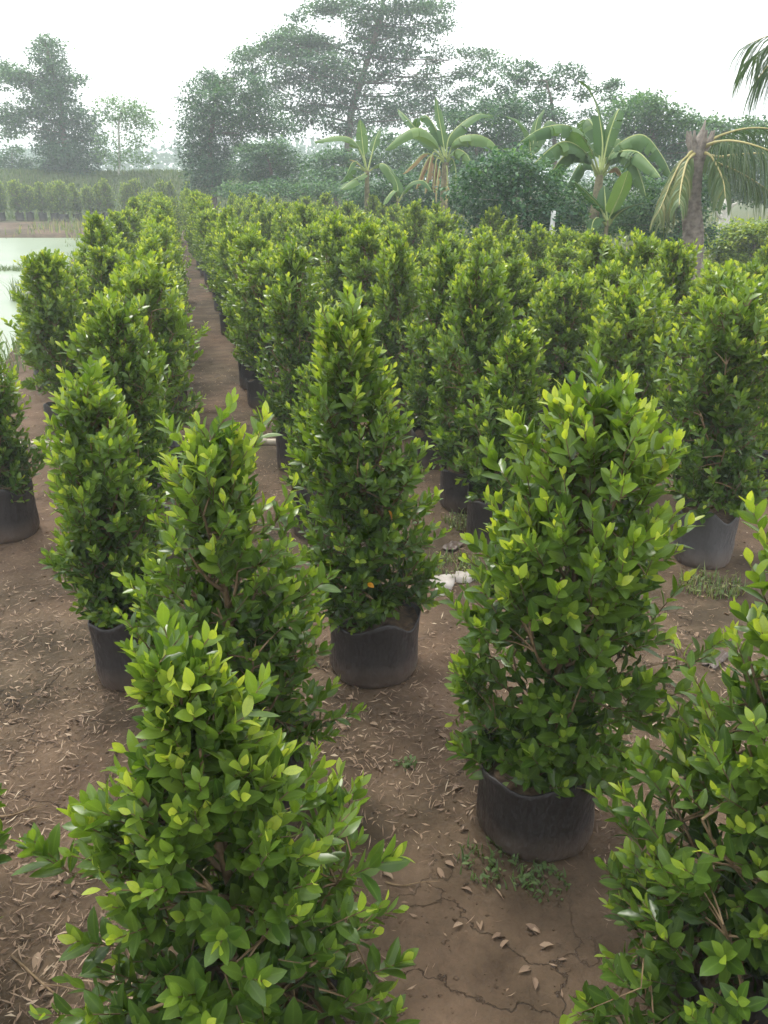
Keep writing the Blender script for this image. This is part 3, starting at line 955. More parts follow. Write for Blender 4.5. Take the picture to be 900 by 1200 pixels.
p = on_ground(540, 665); weed_patch((p[0], p[1]), 220, 0.16, 0.03, 0.08, 'weeds around the pale broken slab pieces', (0.3, 0.9))

# broken slab, plastic scraps
def slab(px, py, r, h, seed, label):
    rg = np.random.default_rng(seed)
    p = on_ground(px, py)
    n = 7
    a = np.sort(rg.uniform(0, 6.28, n))
    rr_ = r * rg.uniform(0.7, 1.2, n)
    z = float(ground_z(p[0], p[1]))
    lo = np.stack([rr_ * np.cos(a), rr_ * np.sin(a), np.full(n, -0.01)], -1)
    hi = np.stack([rr_ * 0.94 * np.cos(a), rr_ * 0.94 * np.sin(a), h * rg.uniform(0.8, 1.2, n)], -1)
    V = np.concatenate([lo, hi, [[0, 0, h * 1.1]]])
    q = [(k, (k + 1) % n, n + (k + 1) % n, n + k) for k in range(n)]
    t = [(2 * n, n + k, n + (k + 1) % n) for k in range(n)]
    mb = MB(); mb.add(V, quad=q, tri=t)
    o = link('slab_piece', mb.mesh('slab_piece', M['slab'], False))
    o.location = (p[0], p[1], z)
    return tag(o, label, 'slab piece')
slab(522, 680, 0.085, 0.02, 3, 'larger pale flat slab piece lying between two shrub bags')
slab(545, 676, 0.055, 0.025, 4, 'smaller pale slab piece touching the larger one')
slab(517, 694, 0.04, 0.018, 6, 'narrow pale slab chip in front of the larger slab piece')
def scrap(px, py, sx, sy, mat, seed, label):
    rg = np.random.default_rng(seed)
    p = on_ground(px, py)
    n = 9
    u, v = np.meshgrid(np.linspace(-1, 1, n), np.linspace(-1, 1, n), indexing='ij')
    xx = u * sx * (1 + 0.3 * fbm(u * 2, v * 2, seed)); yy = v * sy * (1 + 0.3 * fbm(u * 2, v * 2, seed + 3))
    zz = 0.012 + 0.06 * np.abs(fbm(u * 1.6 + 5, v * 1.6, seed + 5, 2)) - 0.008 * (u * u + v * v) * 0.5
    i, j = np.meshgrid(np.arange(n - 1), np.arange(n - 1), indexing='ij')
    q = np.stack([i * n + j, (i + 1) * n + j, (i + 1) * n + j + 1, i * n + j + 1], -1).reshape(-1, 4)
    V = np.stack([xx, yy, zz], -1).reshape(-1, 3)
    V2 = V - np.array([0, 0, 0.004])
    mb = MB(); mb.add(V, quad=q); mb.add(V2, quad=q[:, ::-1])
    o = link('plastic_scrap', mb.mesh('plastic_scrap', mat))
    o.location = (p[0], p[1], float(ground_z(p[0], p[1])))
    o.rotation_euler = (0, 0, rg.uniform(0, 3))
    return tag(o, label, 'scrap')
scrap(530, 641, 0.06, 0.035, M['bag'], 8, 'crumpled dark plastic scrap on reddish soil between bags')
scrap(838, 778, 0.07, 0.03, M['bag'], 12, 'flat dark plastic scrap on soil below the pale dusty bag')

# pipe
a, b = on_ground(-40, 524), on_ground(430, 518)
c = spline([a, on_ground(45, 523), on_ground(180, 522.5), on_ground(322, 520), b], 26)
c[:, 2] = ground_z(c[:, 0], c[:, 1]).mean() + 0.024
c[:, 2] += 0.004 * np.sin(np.linspace(0, 9, 26))
pr = empty('water_pipe', tuple(c[0]))
mb = MB(); tube(mb, c - c[0], 0.026, 12, cap=True); link('pipe', mb.mesh('pipe', M['pipe']), pr)
for k in (7, 18):
    mb = MB(); d = unit(c[k + 1] - c[k]); tube(mb, np.array([c[k] - d * 0.04, c[k] - d * 0.038, c[k] + d * 0.038, c[k] + d * 0.04]) - c[0], np.array([0.026, 0.031, 0.031, 0.026]), 12)
    link('coupling', mb.mesh('coupling', M['pipe']), pr)
tag(pr, 'pale dusty pipe lying across the dirt path between the rows', 'pipe')

# pond margin weeds and floating weed
rng = np.random.default_rng(13)
N = 2600
y = rng.uniform(8.5, 30, N); xr = -5.15 - 0.287 * (y - 12)
x = xr + rng.normal(0.15, 0.28, N)
keep = fbm(x * 0.8, y * 0.8, 51, 2) > -0.02
mb = MB()
grass_blades(mb, np.stack([x, y, ground_z(x, y) - 0.02], -1)[keep], 0.06, 0.30, 0.014, rng, (0.3, 0.9), 0.8)
o = link('pond_margin_grass', mb.mesh('pond_margin_grass', M['grass'])); o['kind'] = 'stuff'
tag(o, 'ragged grass fringing the near edge of the green pond', 'grass')
for (px, py, n, rad, lab) in ((22, 316, 500, 0.5, 'streak of floating weeds crossing the pale green pond'), (28, 352, 160, 0.22, 'tuft of reeds standing in the pond by its near bank'), (60, 318, 240, 0.4, 'floating weed mat in the pond close to the pond-side shrubs')):
    p = on_ground(px, py, WATER_Z)
    ang = rng.uniform(0, 6.28, n); r = rad * np.sqrt(rng.random(n))
    P = np.stack([p[0] + r * np.cos(ang) * (2.0 if rad > 0.3 else 1), p[1] + r * np.sin(ang) * 0.7, np.full(n, WATER_Z - 0.05)], -1)
    mb = MB(); grass_blades(mb, P, 0.08, 0.20 if rad > 0.3 else 0.55, 0.016, rng, (0.25, 0.8), 0.9)
    o = link('pond_weeds', mb.mesh('pond_weeds', M['grass']))
    tag(o, lab, 'pond weeds')

# ------------------------------------------------------------------ trees
def tree(name, label, base, trunk_pts, clumps, leaf, dens, seed, tone=0.4, bark='bark', r0=0.14, flat=0.5, spread=1.0, group=None, tvar=0.16, sub=0.22, mat='tree_leaf', cat='tree', r1=0.3):
    """clumps: (centre xyz, radius horizontal, radius vertical, tone offset)"""
    rg = np.random.default_rng(seed)
    root = empty(name, tuple(base))
    B = np.asarray(base)
    tp = spline(np.array(trunk_pts), 18)
    tb = MB()
    tube(tb, tp - B, r0 * np.linspace(1, r1, 18) * np.where(np.arange(18) == 0, 1.35, 1.0), 9)
    link('trunk', tb.mesh('trunk', M[bark]), root)
    bb, lb = MB(), MB()
    P, A, Nn, L, T = [], [], [], [], []
    for (c, rx, rz_, dt) in clumps:
        c = np.asarray(c, float)
        dd = np.linalg.norm(tp - c, axis=1) + 1.2 * np.clip(tp[:, 2] - c[2] + 0.2 * rx, 0, None)
        dd[:3] += 50
        s = tp[np.argmin(dd)]
        mid = 0.5 * (s + c) + rg.normal(0, 0.12 * np.linalg.norm(c - s), 3) * np.array([1, 1, 0.5]) + np.array([0, 0, -0.05 * np.linalg.norm(c - s)])
        br = curve(s, mid, c, 8)
        rb = max(0.008, r0 * 0.18 * min(1, rx))
        tube(bb, br - B, np.linspace(rb, rb * 0.3, 8), 5)
        ns = max(16, int(dens * rx * max(rx, rz_) * 66))
        for k in range(ns):
            v = rg.normal(0, 1, 3); v /= np.linalg.norm(v)
            v *= rg.random() ** 0.38
            e = c + v * np.array([rx, rx * 0.9, rz_])
            st = br[rg.integers(4, 8)]
            if k % 12 == 0:
                tube(bb, np.array([st, 0.5 * (st + e) + rg.normal(0, 0.03, 3), e]) - B, np.array([rb * 0.3, rb * 0.2, rb * 0.1]), 3)
            m_ = rg.integers(12, 22)
            off = rg.normal(0, 1, (m_, 3)) * np.array([sub, sub, sub * flat]) * 0.95
            P.append(e + off)
            a = unit(off * np.array([1, 1, 0.6]) + rg.normal(0, sub * 0.6, (m_, 3)) + np.array([0, 0, -0.25 * sub]))
            n = np.array([0, 0, 1.0]) + rg.normal(0, 0.45, (m_, 3))
            n = unit(n - a * np.sum(a * n, 1, keepdims=True))
            A.append(a); Nn.append(n)
            L.append(0.92 * leaf * rg.uniform(0.6, 1.35, m_))
            T.append(np.clip(tone + 0.10 + dt + rg.normal(0, tvar * 0.6) + rg.normal(0, tvar, m_), 0, 1))
    P, A, Nn, L, T = map(np.concatenate, (P, A, Nn, L, T))
    add_leaves(lb, P - B, A, Nn, L, T, LEAF_TREE, np.zeros(len(P), int))
    link('branches', bb.mesh('branches', M[bark]), root)
    cr = link('crown', lb.mesh('crown', M[mat]), root)
    tag(root, label, cat, group)
    return root
def px_clumps(Y, items, seed, depth=1.0):
    """items: px, py, horizontal and vertical radius in photo pixels [, tone offset]; sizes become metres at distance Y"""
    rg = np.random.default_rng(seed)
    out = []
    for it in items:
        yy = Y + rg.uniform(-depth, depth)
        c = at(it[0], it[1], yy)
        k = yy / F_PX / math.cos(PITCH) * 0.97
        out.append((c, it[2] * k, it[3] * k, it[4] if len(it) > 4 else 0.0))
    return out
def base_at(px, Y):
    p = at(px, 207, Y)
    return np.array([p[0], Y, 0.0])
def on_berm(px, Y):
    p = base_at(px, Y)
    p[2] = float(berm_z(p[0], Y)) - 0.1
    return p

# conical tree on the dyke
b = on_berm(80, 47)
tree('dyke_tree', 'tall conical dark tree with ragged side boughs standing on the grassy dyke', b, [b, at(76, 170, 47), at(66, 100, 47), at(52, 48, 47)],
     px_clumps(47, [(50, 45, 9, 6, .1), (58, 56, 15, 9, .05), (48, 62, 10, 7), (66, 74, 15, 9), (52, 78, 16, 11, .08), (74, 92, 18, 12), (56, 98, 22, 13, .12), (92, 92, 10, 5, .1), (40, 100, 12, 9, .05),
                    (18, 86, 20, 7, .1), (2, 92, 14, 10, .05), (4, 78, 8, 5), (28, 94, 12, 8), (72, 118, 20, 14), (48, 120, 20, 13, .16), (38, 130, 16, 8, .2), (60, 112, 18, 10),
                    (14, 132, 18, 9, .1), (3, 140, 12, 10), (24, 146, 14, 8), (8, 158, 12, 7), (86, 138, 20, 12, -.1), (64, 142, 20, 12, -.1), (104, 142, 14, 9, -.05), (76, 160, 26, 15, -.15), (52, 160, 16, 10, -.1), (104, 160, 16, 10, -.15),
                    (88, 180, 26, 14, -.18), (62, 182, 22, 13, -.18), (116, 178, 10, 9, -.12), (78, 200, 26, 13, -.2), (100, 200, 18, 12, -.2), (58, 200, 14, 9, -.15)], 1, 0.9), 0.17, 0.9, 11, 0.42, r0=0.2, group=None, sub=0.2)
b = on_berm(139, 46)
tree('slender_tree', 'slender pale-trunked tree with a light green open crown on the dyke', b, [b, at(140, 180, 46), at(139, 145, 46), at(145, 122, 46)],
     px_clumps(46, [(132, 118, 13, 6, .1), (150, 126, 18, 8, .05), (145, 138, 20, 8), (168, 136, 12, 9, .05), (160, 150, 14, 9), (178, 150, 7, 11, .05), (124, 134, 9, 6), (160, 166, 9, 6), (128, 162, 14, 9), (120, 178, 12, 10, .05), (150, 178, 13, 8), (168, 188, 10, 6), (134, 190, 12, 6)], 2, 0.6),
     0.15, 0.62, 12, 0.78, bark='pale_bark', r0=0.075, group=None, r1=0.6)
b = on_berm(12, 49)
tree('dyke_bush', 'low dark leafy tree at the foot of the conical tree on the dyke', b, [b, at(14, 200, 49), at(14, 178, 49)],
     px_clumps(49, [(14, 176, 8, 7), (14, 190, 12, 8), (-6, 196, 14, 8), (30, 200, 14, 6), (36, 190, 8, 5), (2, 186, 8, 8)], 3, 0.6), 0.17, 0.9, 13, 0.36, r0=0.08)

# big spreading tree and its neighbours
b = base_at(412, 44)
main = [(380, 10, 22, 7), (352, 20, 12, 6), (398, 4, 22, 8, .08), (430, 12, 20, 10), (455, 22, 26, 14), (480, 8, 28, 10, .05), (508, 8, 20, 7), (520, 26, 12, 5), (500, 34, 20, 10), (470, 42, 24, 12), (440, 42, 22, 12), (428, 60, 20, 12),
        (330, 44, 20, 4, .1), (352, 48, 26, 6, .1), (375, 54, 24, 8, .05), (318, 56, 22, 5, .1), (300, 64, 20, 5, .08), (345, 64, 26, 8), (372, 72, 24, 10, -.05), (400, 70, 20, 12), (284, 70, 14, 4, .1), (390, 88, 24, 12, -.1), (362, 88, 20, 9, -.08), (330, 76, 16, 5),
        (460, 66, 26, 10), (485, 60, 14, 8), (450, 86, 20, 8), (430, 96, 18, 12, -.1), (404, 106, 22, 12, -.12), (376, 104, 18, 9, -.1), (352, 104, 14, 8), (480, 98, 18, 8), (498, 104, 18, 7), (524, 94, 12, 4), (540, 88, 8, 3),
        (506, 72, 8, 6), (400, 124, 20, 9, -.1), (370, 122, 16, 8), (440, 118, 16, 8), (470, 120, 26, 12, -.1), (500, 120, 20, 10, -.1), (460, 138, 24, 10, -.1), (430, 138, 16, 10, -.1), (345, 128, 13, 9), (360, 142, 14, 8), (382, 140, 12, 7), (345, 156, 12, 7),
        (545, 62, 13, 8), (560, 72, 12, 8), (572, 64, 9, 5, .1), (552, 84, 13, 7), (580, 80, 9, 6)]
main += [(320, 100, 16, 7), (336, 90, 18, 7), (312, 112, 16, 8), (332, 122, 16, 8), (365, 132, 16, 8), (392, 150, 18, 8, -.1), (424, 152, 18, 9, -.1), (520, 132, 18, 9), (536, 112, 14, 7), (552, 104, 12, 7), (520, 60, 12, 7), (500, 86, 14, 7), (540, 130, 18, 9), (298, 84, 16, 6), (412, 82, 18, 9), (420, 24, 18, 9), (345, 34, 14, 4, .1), (415, 45, 14, 7)]
main += [(x_, y_ - 24, r_, s_) for (x_, y_, r_, s_) in [(420, 0, 26, 8), (470, -8, 26, 8), (450, -26, 22, 8)]]
tree('spreading_tree', 'very tall spreading tree with layered feathery boughs and sky gaps behind the banana plants', b, [b, at(408, 190, 44), at(412, 130, 44), at(428, 80, 44), at(446, 20, 44), at(452, -30, 44)],
     px_clumps(44, main, 4, 1.8), 0.16, 0.72, 14, 0.40, r0=0.24, sub=0.2, flat=0.4)
b = base_at(250, 36)
tree('dark_tree', 'dark dense tree with a straight left edge beside the spreading tree', b, [b, at(246, 180, 36), at(252, 130, 36), at(258, 96, 36)],
     px_clumps(36, [(246, 88, 8, 6), (240, 98, 14, 9), (262, 102, 16, 10, .05), (228, 108, 10, 8), (252, 118, 20, 11), (222, 122, 12, 9), (280, 112, 14, 10, .08), (238, 132, 18, 10), (266, 134, 18, 10, .08), (292, 126, 14, 10), (300, 110, 14, 9), (312, 124, 12, 8), (286, 140, 16, 8, .05),
                    (310, 138, 12, 8), (228, 148, 14, 10), (252, 150, 16, 9, .08), (240, 164, 17, 10, -.1), (234, 182, 17, 12, -.12), (254, 178, 14, 10, -.12), (244, 200, 22, 12, -.15), (236, 218, 18, 12, -.15), (258, 214, 14, 12, -.15), (276, 152, 12, 7), (300, 96, 10, 6), (282, 84, 10, 6), (270, 92, 10, 6), (300, 152, 14, 8), (322, 152, 14, 8), (276, 168, 14, 9), (330, 142, 12, 7), (262, 196, 16, 12, -.1), (216, 150, 10, 10), (222, 170, 10, 12, -.1), (224, 196, 12, 12, -.1)], 5, 1.0),
     0.13, 2.0, 15, 0.38, r0=0.14, sub=0.16)
b = base_at(318, 33)
tree('round_bush_tree', 'rounded dark grey-green bushy tree with pale stems below the spreading tree', b, [b, at(318, 205, 33), at(312, 180, 33)],
     px_clumps(33, [(300, 178, 18, 10), (322, 174, 18, 9, .05), (338, 186, 16, 10), (294, 194, 18, 11, -.1), (318, 194, 20, 11, -.05), (342, 202, 14, 10), (300, 212, 20, 10, -.12), (328, 214, 18, 9, -.08), (288, 176, 10, 6, .2)], 6, 0.9),
     0.12, 2.2, 16, 0.42, r0=0.1, sub=0.15)
b = base_at(395, 32)
tree('hazy_bush', 'pale hazy green bush behind the smaller banana plant', b, [b, at(392, 215, 32), at(392, 195, 32)],
     px_clumps(32, [(372, 192, 18, 10), (395, 186, 20, 11), (420, 190, 18, 12), (378, 210, 24, 10), (408, 210, 24, 11), (440, 190, 18, 14), (445, 165, 16, 10), (470, 175, 18, 12), (465, 200, 22, 12)], 7, 0.8),
     0.13, 2.0, 17, 0.5, r0=0.09, sub=0.16, cat='bush')
b = base_at(560, 30)
tree('leafy_tree', 'dark leafy tree filling the gap between the banana clumps', b, [b, at(560, 200, 30), at(556, 160, 30)],
     px_clumps(30, [(540, 140, 22, 10), (565, 132, 20, 10), (585, 145, 20, 12), (540, 165, 24, 12), (570, 168, 24, 12), (600, 165, 18, 12), (520, 185, 24, 14), (550, 195, 26, 14), (585, 195, 24, 14), (500, 165, 16, 12), (600, 130, 16, 9), (500, 200, 20, 12)], 8, 0.8),
     0.13, 2.0, 18, 0.4, r0=0.1, sub=0.16)
b = base_at(655, 34)
tree('sparse_tree', 'loose-crowned tree with separate leafy tufts against the sky behind the big banana plant', b, [b, at(650, 180, 34), at(648, 130, 34), at(640, 95, 34)],
     px_clumps(34, [(602, 76, 14, 8), (622, 80, 10, 6), (598, 92, 14, 9), (618, 96, 14, 8), (640, 92, 14, 8), (665, 84, 16, 9), (680, 92, 9, 6), (650, 104, 14, 7), (612, 114, 18, 9), (636, 120, 16, 9), (600, 132, 18, 9), (626, 138, 20, 10), (655, 134, 18, 9), (685, 110, 7, 5), (708, 104, 12, 6), (722, 98, 7, 4), (715, 112, 8, 5),
                    (690, 132, 13, 8), (664, 150, 16, 9), (610, 156, 18, 10), (640, 158, 18, 10), (668, 168, 18, 10), (600, 176, 18, 11), (575, 120, 16, 9), (570, 98, 10, 7), (590, 108, 10, 7)], 9, 1.0),
     0.13, 1.15, 19, 0.40, r0=0.12, sub=0.15, flat=0.45)
b = base_at(770, 27)
tree('dense_tree', 'dense dome-shaped green tree behind the big banana plant and the palm', b, [b, at(768, 190, 27), at(762, 145, 27)],
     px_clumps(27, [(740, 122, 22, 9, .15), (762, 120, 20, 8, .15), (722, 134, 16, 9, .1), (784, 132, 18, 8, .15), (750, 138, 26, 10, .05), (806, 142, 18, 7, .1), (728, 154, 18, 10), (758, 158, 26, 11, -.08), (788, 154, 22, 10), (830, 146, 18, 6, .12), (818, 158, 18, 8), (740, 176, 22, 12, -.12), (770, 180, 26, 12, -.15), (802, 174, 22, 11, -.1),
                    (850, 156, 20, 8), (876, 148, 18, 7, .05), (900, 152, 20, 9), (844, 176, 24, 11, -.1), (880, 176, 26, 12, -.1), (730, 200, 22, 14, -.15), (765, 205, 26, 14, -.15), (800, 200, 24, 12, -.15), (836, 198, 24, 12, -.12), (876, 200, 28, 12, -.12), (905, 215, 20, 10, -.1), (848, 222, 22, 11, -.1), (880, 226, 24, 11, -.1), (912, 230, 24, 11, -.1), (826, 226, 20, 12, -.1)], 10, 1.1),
     0.12, 1.9, 20, 0.50, r0=0.13, sub=0.15, flat=0.5)
b = base_at(605, 13.5)
tree('grey_green_bush', 'dense grey-green bush with pale bare stems between the banana clumps, taller than the potted shrubs', b, [b, at(612, 262, 13.5), at(606, 230, 13.5)],
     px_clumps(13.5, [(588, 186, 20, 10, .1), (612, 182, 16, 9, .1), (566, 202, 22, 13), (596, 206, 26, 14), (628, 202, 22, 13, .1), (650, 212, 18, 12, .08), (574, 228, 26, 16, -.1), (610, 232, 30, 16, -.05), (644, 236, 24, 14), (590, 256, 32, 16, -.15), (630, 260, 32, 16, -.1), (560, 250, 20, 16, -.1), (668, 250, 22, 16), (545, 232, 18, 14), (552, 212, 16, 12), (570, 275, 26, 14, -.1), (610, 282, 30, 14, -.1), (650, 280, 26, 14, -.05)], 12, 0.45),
     0.075, 4.0, 21, 0.40, bark='pale_bark', r0=0.045, sub=0.085, cat='bush')
b = base_at(795, 14.3)
tree('dark_hedge_bush', 'solid dark green bush right behind the palm trunk', b, [b, at(796, 270, 14.3), at(796, 230, 14.3)],
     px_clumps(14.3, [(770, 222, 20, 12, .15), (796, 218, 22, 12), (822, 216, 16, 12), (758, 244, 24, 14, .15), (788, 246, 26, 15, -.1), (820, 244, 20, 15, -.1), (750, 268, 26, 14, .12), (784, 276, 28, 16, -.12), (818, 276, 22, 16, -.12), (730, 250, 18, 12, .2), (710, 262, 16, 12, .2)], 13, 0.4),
     0.07, 4.4, 22, 0.42, r0=0.045, sub=0.075, cat='bush')
b = base_at(885, 15.5)
tree('light_bush', 'light green leafy bush beyond the palm at the edge of the tan field', b, [b, at(884, 290, 15.5), at(882, 270, 15.5)],
     px_clumps(15.5, [(862, 272, 20, 10), (890, 268, 22, 10), (850, 288, 20, 10), (878, 290, 26, 12), (908, 286, 20, 12), (860, 306, 26, 12), (894, 308, 26, 12)], 14, 0.4),
     0.085, 6.0, 23, 0.62, mat='ficus', r0=0.04, sub=0.085, cat='bush')
b = base_at(690, 15.6)
tree('low_thicket', 'tangled mid-green thicket behind the stem of the large banana plant', b, [b, at(692, 270, 15.6), at(692, 240, 15.6)],
     px_clumps(15.6, [(650, 228, 20, 12), (672, 236, 20, 14, .05), (700, 240, 22, 14, .1), (728, 236, 20, 14, .05), (752, 226, 18, 14), (640, 250, 22, 14), (670, 258, 24, 14), (706, 262, 26, 14, .1), (738, 258, 22, 14), (690, 222, 18, 12), (720, 218, 18, 12), (655, 210, 16, 10), (740, 205, 18, 12), (765, 250, 18, 14)], 15, 0.5),
     0.08, 4.0, 24, 0.5, r0=0.04, sub=0.09, cat='bush')
b = base_at(500, 22.5)
tree('low_thicket', 'dark low thicket behind the banana plant with withered leaves', b, [b, at(500, 235, 22.5), at(500, 220, 22.5)],
     px_clumps(22.5, [(448, 222, 22, 12), (472, 214, 20, 12), (496, 218, 22, 13), (524, 222, 22, 13), (548, 216, 22, 14), (574, 222, 22, 14), (600, 215, 20, 14), (460, 238, 24, 10), (500, 240, 26, 10), (540, 240, 26, 11), (580, 240, 24, 11), (425, 232, 20, 9)], 16, 0.6),
     0.10, 2.6, 25, 0.4, r0=0.05, sub=0.12, cat='bush')
b = base_at(360, 29.0)
tree('low_thicket', 'pale green undergrowth strip along the back of the shrub rows', b, [b, at(360, 232, 29), at(360, 220, 29)],
     px_clumps(29.0, [(290, 226, 18, 8), (320, 222, 20, 9), (350, 224, 20, 9), (380, 222, 22, 10), (410, 224, 22, 9), (270, 224, 14, 9), (440, 226, 18, 8)], 17, 0.6),
     0.11, 2.0, 26, 0.55, r0=0.05, sub=0.13, cat='bush')
# white-barked stump beyond the palm
b = base_at(851, 19)
mb = MB()
sp_ = spline([b, at(848, 262, 19), at(851, 244, 19), at(853, 232, 19)], 10)
tube(mb, sp_ - b, np.linspace(0.14, 0.06, 10), 9, cap=True)
root = empty('white_trunk', tuple(b)); link('trunk', mb.mesh('trunk', M['pale_bark']), root)
for (p0, p1, p2) in (((850, 250), (846, 240), (842, 236)), ((850, 252), (858, 240), (864, 238)), ((849, 258), (841, 252), (838, 246))):
    mb = MB(); tube(mb, np.array([at(*p0, 19), at(*p1, 18.95), at(*p2, 18.9)]) - b, np.array([0.05, 0.04, 0.015]), 6)
    link('branch', mb.mesh('branch', M['pale_bark']), root)
tag(root, 'short white bare trunk with broken branches beyond the palm', 'tree trunk')
# thin white marker post
b = base_at(651, 12.8)
top = at(651, 247, 12.8)
mb = MB(); tube(mb, np.array([[0, 0, -0.03], [0, 0, top[2] * 0.5], [0.01, 0, top[2] - 0.01], [0.01, 0, top[2]]]), np.array([0.04, 0.038, 0.036, 0.028]), 10, cap=True)
o = link('marker_post', mb.mesh('marker_post', M['white_paint'])); o.location = tuple(b)
tag(o, 'short white post rising among shrubs in front of the grey-green bush', 'post')

# far-off wood on the horizon
rng = np.random.default_rng(88)
mb = MB()
N = 16000
x = rng.uniform(-110, 150, N); y = rng.uniform(150, 175, N)
hh = 4.5 + 5.5 * (fbm(x * 0.06, y * 0 + 3, 61, 4) + 0.5)
z = hh * rng.random(N) ** 0.7
A = unit(rng.normal(0, 1, (N, 3))); Nn = unit(np.cross(A, rng.normal(0, 1, (N, 3))))
add_leaves(mb, np.stack([x, y, z], -1), A, Nn, rng.uniform(0.7, 1.5, N), np.clip(rng.normal(0.4, 0.18, N), 0, 1), LEAF_TREE, np.zeros(N, int))
o = link('distant_wood', mb.mesh('distant_wood', M['tree_leaf'])); o['kind'] = 'stuff'
tag(o, 'low hazy line of distant trees on the horizon', 'wood')

# ------------------------------------------------------------------ banana plants
def banana_leaf(pts, width, rng, tone=0.5, droop=0.35, tears=5, mat='banana_leaf', petiole=0.14, thick=0.018):
    mb = MB()
    path = spline(pts, 22)
    n = len(path)
    seg = np.linalg.norm(np.diff(path, axis=0), axis=1); s = np.concatenate([[0], np.cumsum(seg)]); s /= s[-1]
    T = unit(np.gradient(path, axis=0))
    side = np.cross(T, np.array([0, 0, 1.0])); side = unit(side + 1e-6)
    nrm = np.cross(side, T)
    rad = np.interp(s, [0, petiole, 1], [thick * 1.3, thick, 0.003])
    tube(mb, path, rad, 5, tone=0.6, mat=1)
    def wprof(u):
        u = np.clip((u - petiole) / (1 - petiole), 0, 1)
        return width * 0.5 * np.clip(np.sin(math.pi * np.clip(u, 0, 1) ** 0.75) ** 0.55, 0, 1)
    for sg in (-1, 1):
        cuts = np.sort(np.concatenate([[petiole], rng.uniform(petiole + 0.05, 0.95, tears), [1.0]]))
        for a_, b_ in zip(cuts[:-1], cuts[1:]):
            if b_ - a_ < 0.015:
                continue
            us = np.linspace(a_, b_, max(2, int((b_ - a_) * 22) + 2))
            dphi = droop + rng.normal(0, 0.16)
            sweep = rng.normal(0, 0.06)
            V = []
            for u in us:
                gap = 0.010 * (1 if tears else 0)
                p = np.array([np.interp(u, s, path[:, k]) for k in range(3)])
                sd_ = unit(np.array([np.interp(u, s, side[:, k]) for k in range(3)]))
                nm = unit(np.array([np.interp(u, s, nrm[:, k]) for k in range(3)]))
                tt = unit(np.array([np.interp(u, s, T[:, k]) for k in range(3)]))
                w_ = float(wprof(u))
                for f_ in (0, 0.35, 0.7, 1.0):
                    ph = -0.30 + dphi * (0.4 + 1.3 * f_)
                    e = sd_ * sg * math.cos(ph) - nm * math.sin(ph) + tt * (0.18 * f_ + sweep * f_)
                    q_ = p + e * w_ * f_
                    q_[2] -= 0.10 * w_ * f_ * f_
                    V.append(q_)
            m_ = len(us)
            i, j = np.meshgrid(np.arange(m_ - 1), np.arange(3), indexing='ij')
            q = np.stack([i * 4 + j, (i + 1) * 4 + j, (i + 1) * 4 + j + 1, i * 4 + j + 1], -1).reshape(-1, 4)
            mb.add(np.array(V), quad=q, tone=np.clip(tone + rng.normal(0, 0.06), 0, 1))
    return mb.mesh('leaf', [M[mat], M['midrib']])
def banana(label, base, stem_top, leaves, seed, stem_r=0.11, dead=(), group='banana plants', lean=0.0):
    rg = np.random.default_rng(seed)
    root = empty('banana_plant', tuple(base))
    B = np.asarray(base)
    mb = MB()
    path = spline([B, 0.5 * (B + stem_top) + np.array([lean, 0, 0]), np.asarray(stem_top)], 12)
    tube(mb, path - B, np.linspace(stem_r, stem_r * 0.55, 12), 10)
    st = link('pseudostem', mb.mesh('pseudostem', M['pseudostem']), root)
    for L_ in leaves:
        me = banana_leaf(np.array(L_['p']) - B, L_['w'], rg, L_.get('t', 0.5), L_.get('d', 0.35), L_.get('tears', 6), 'banana_leaf', L_.get('pet', 0.14))
        link('leaf', me, root)
    for L_ in dead:
        me = banana_leaf(np.array(L_['p']) - B, L_['w'], rg, L_.get('t', 0.6), L_.get('d', 1.2), 8, 'banana_dead', 0.3, 0.014)
        o = link('dead_leaf', me, root)
        o['label'] = 'withered brown hanging leaf'
    tag(root, label, 'banana plant', group)
    return root
def lp(Y, pts, w, dy=0.0, **k):
    n = len(pts)
    d = dict(p=[at(px, py, Y + dy * i_ / (n - 1)) for i_, (px, py) in enumerate(pts)], w=w)
    d.update(k)
    return d
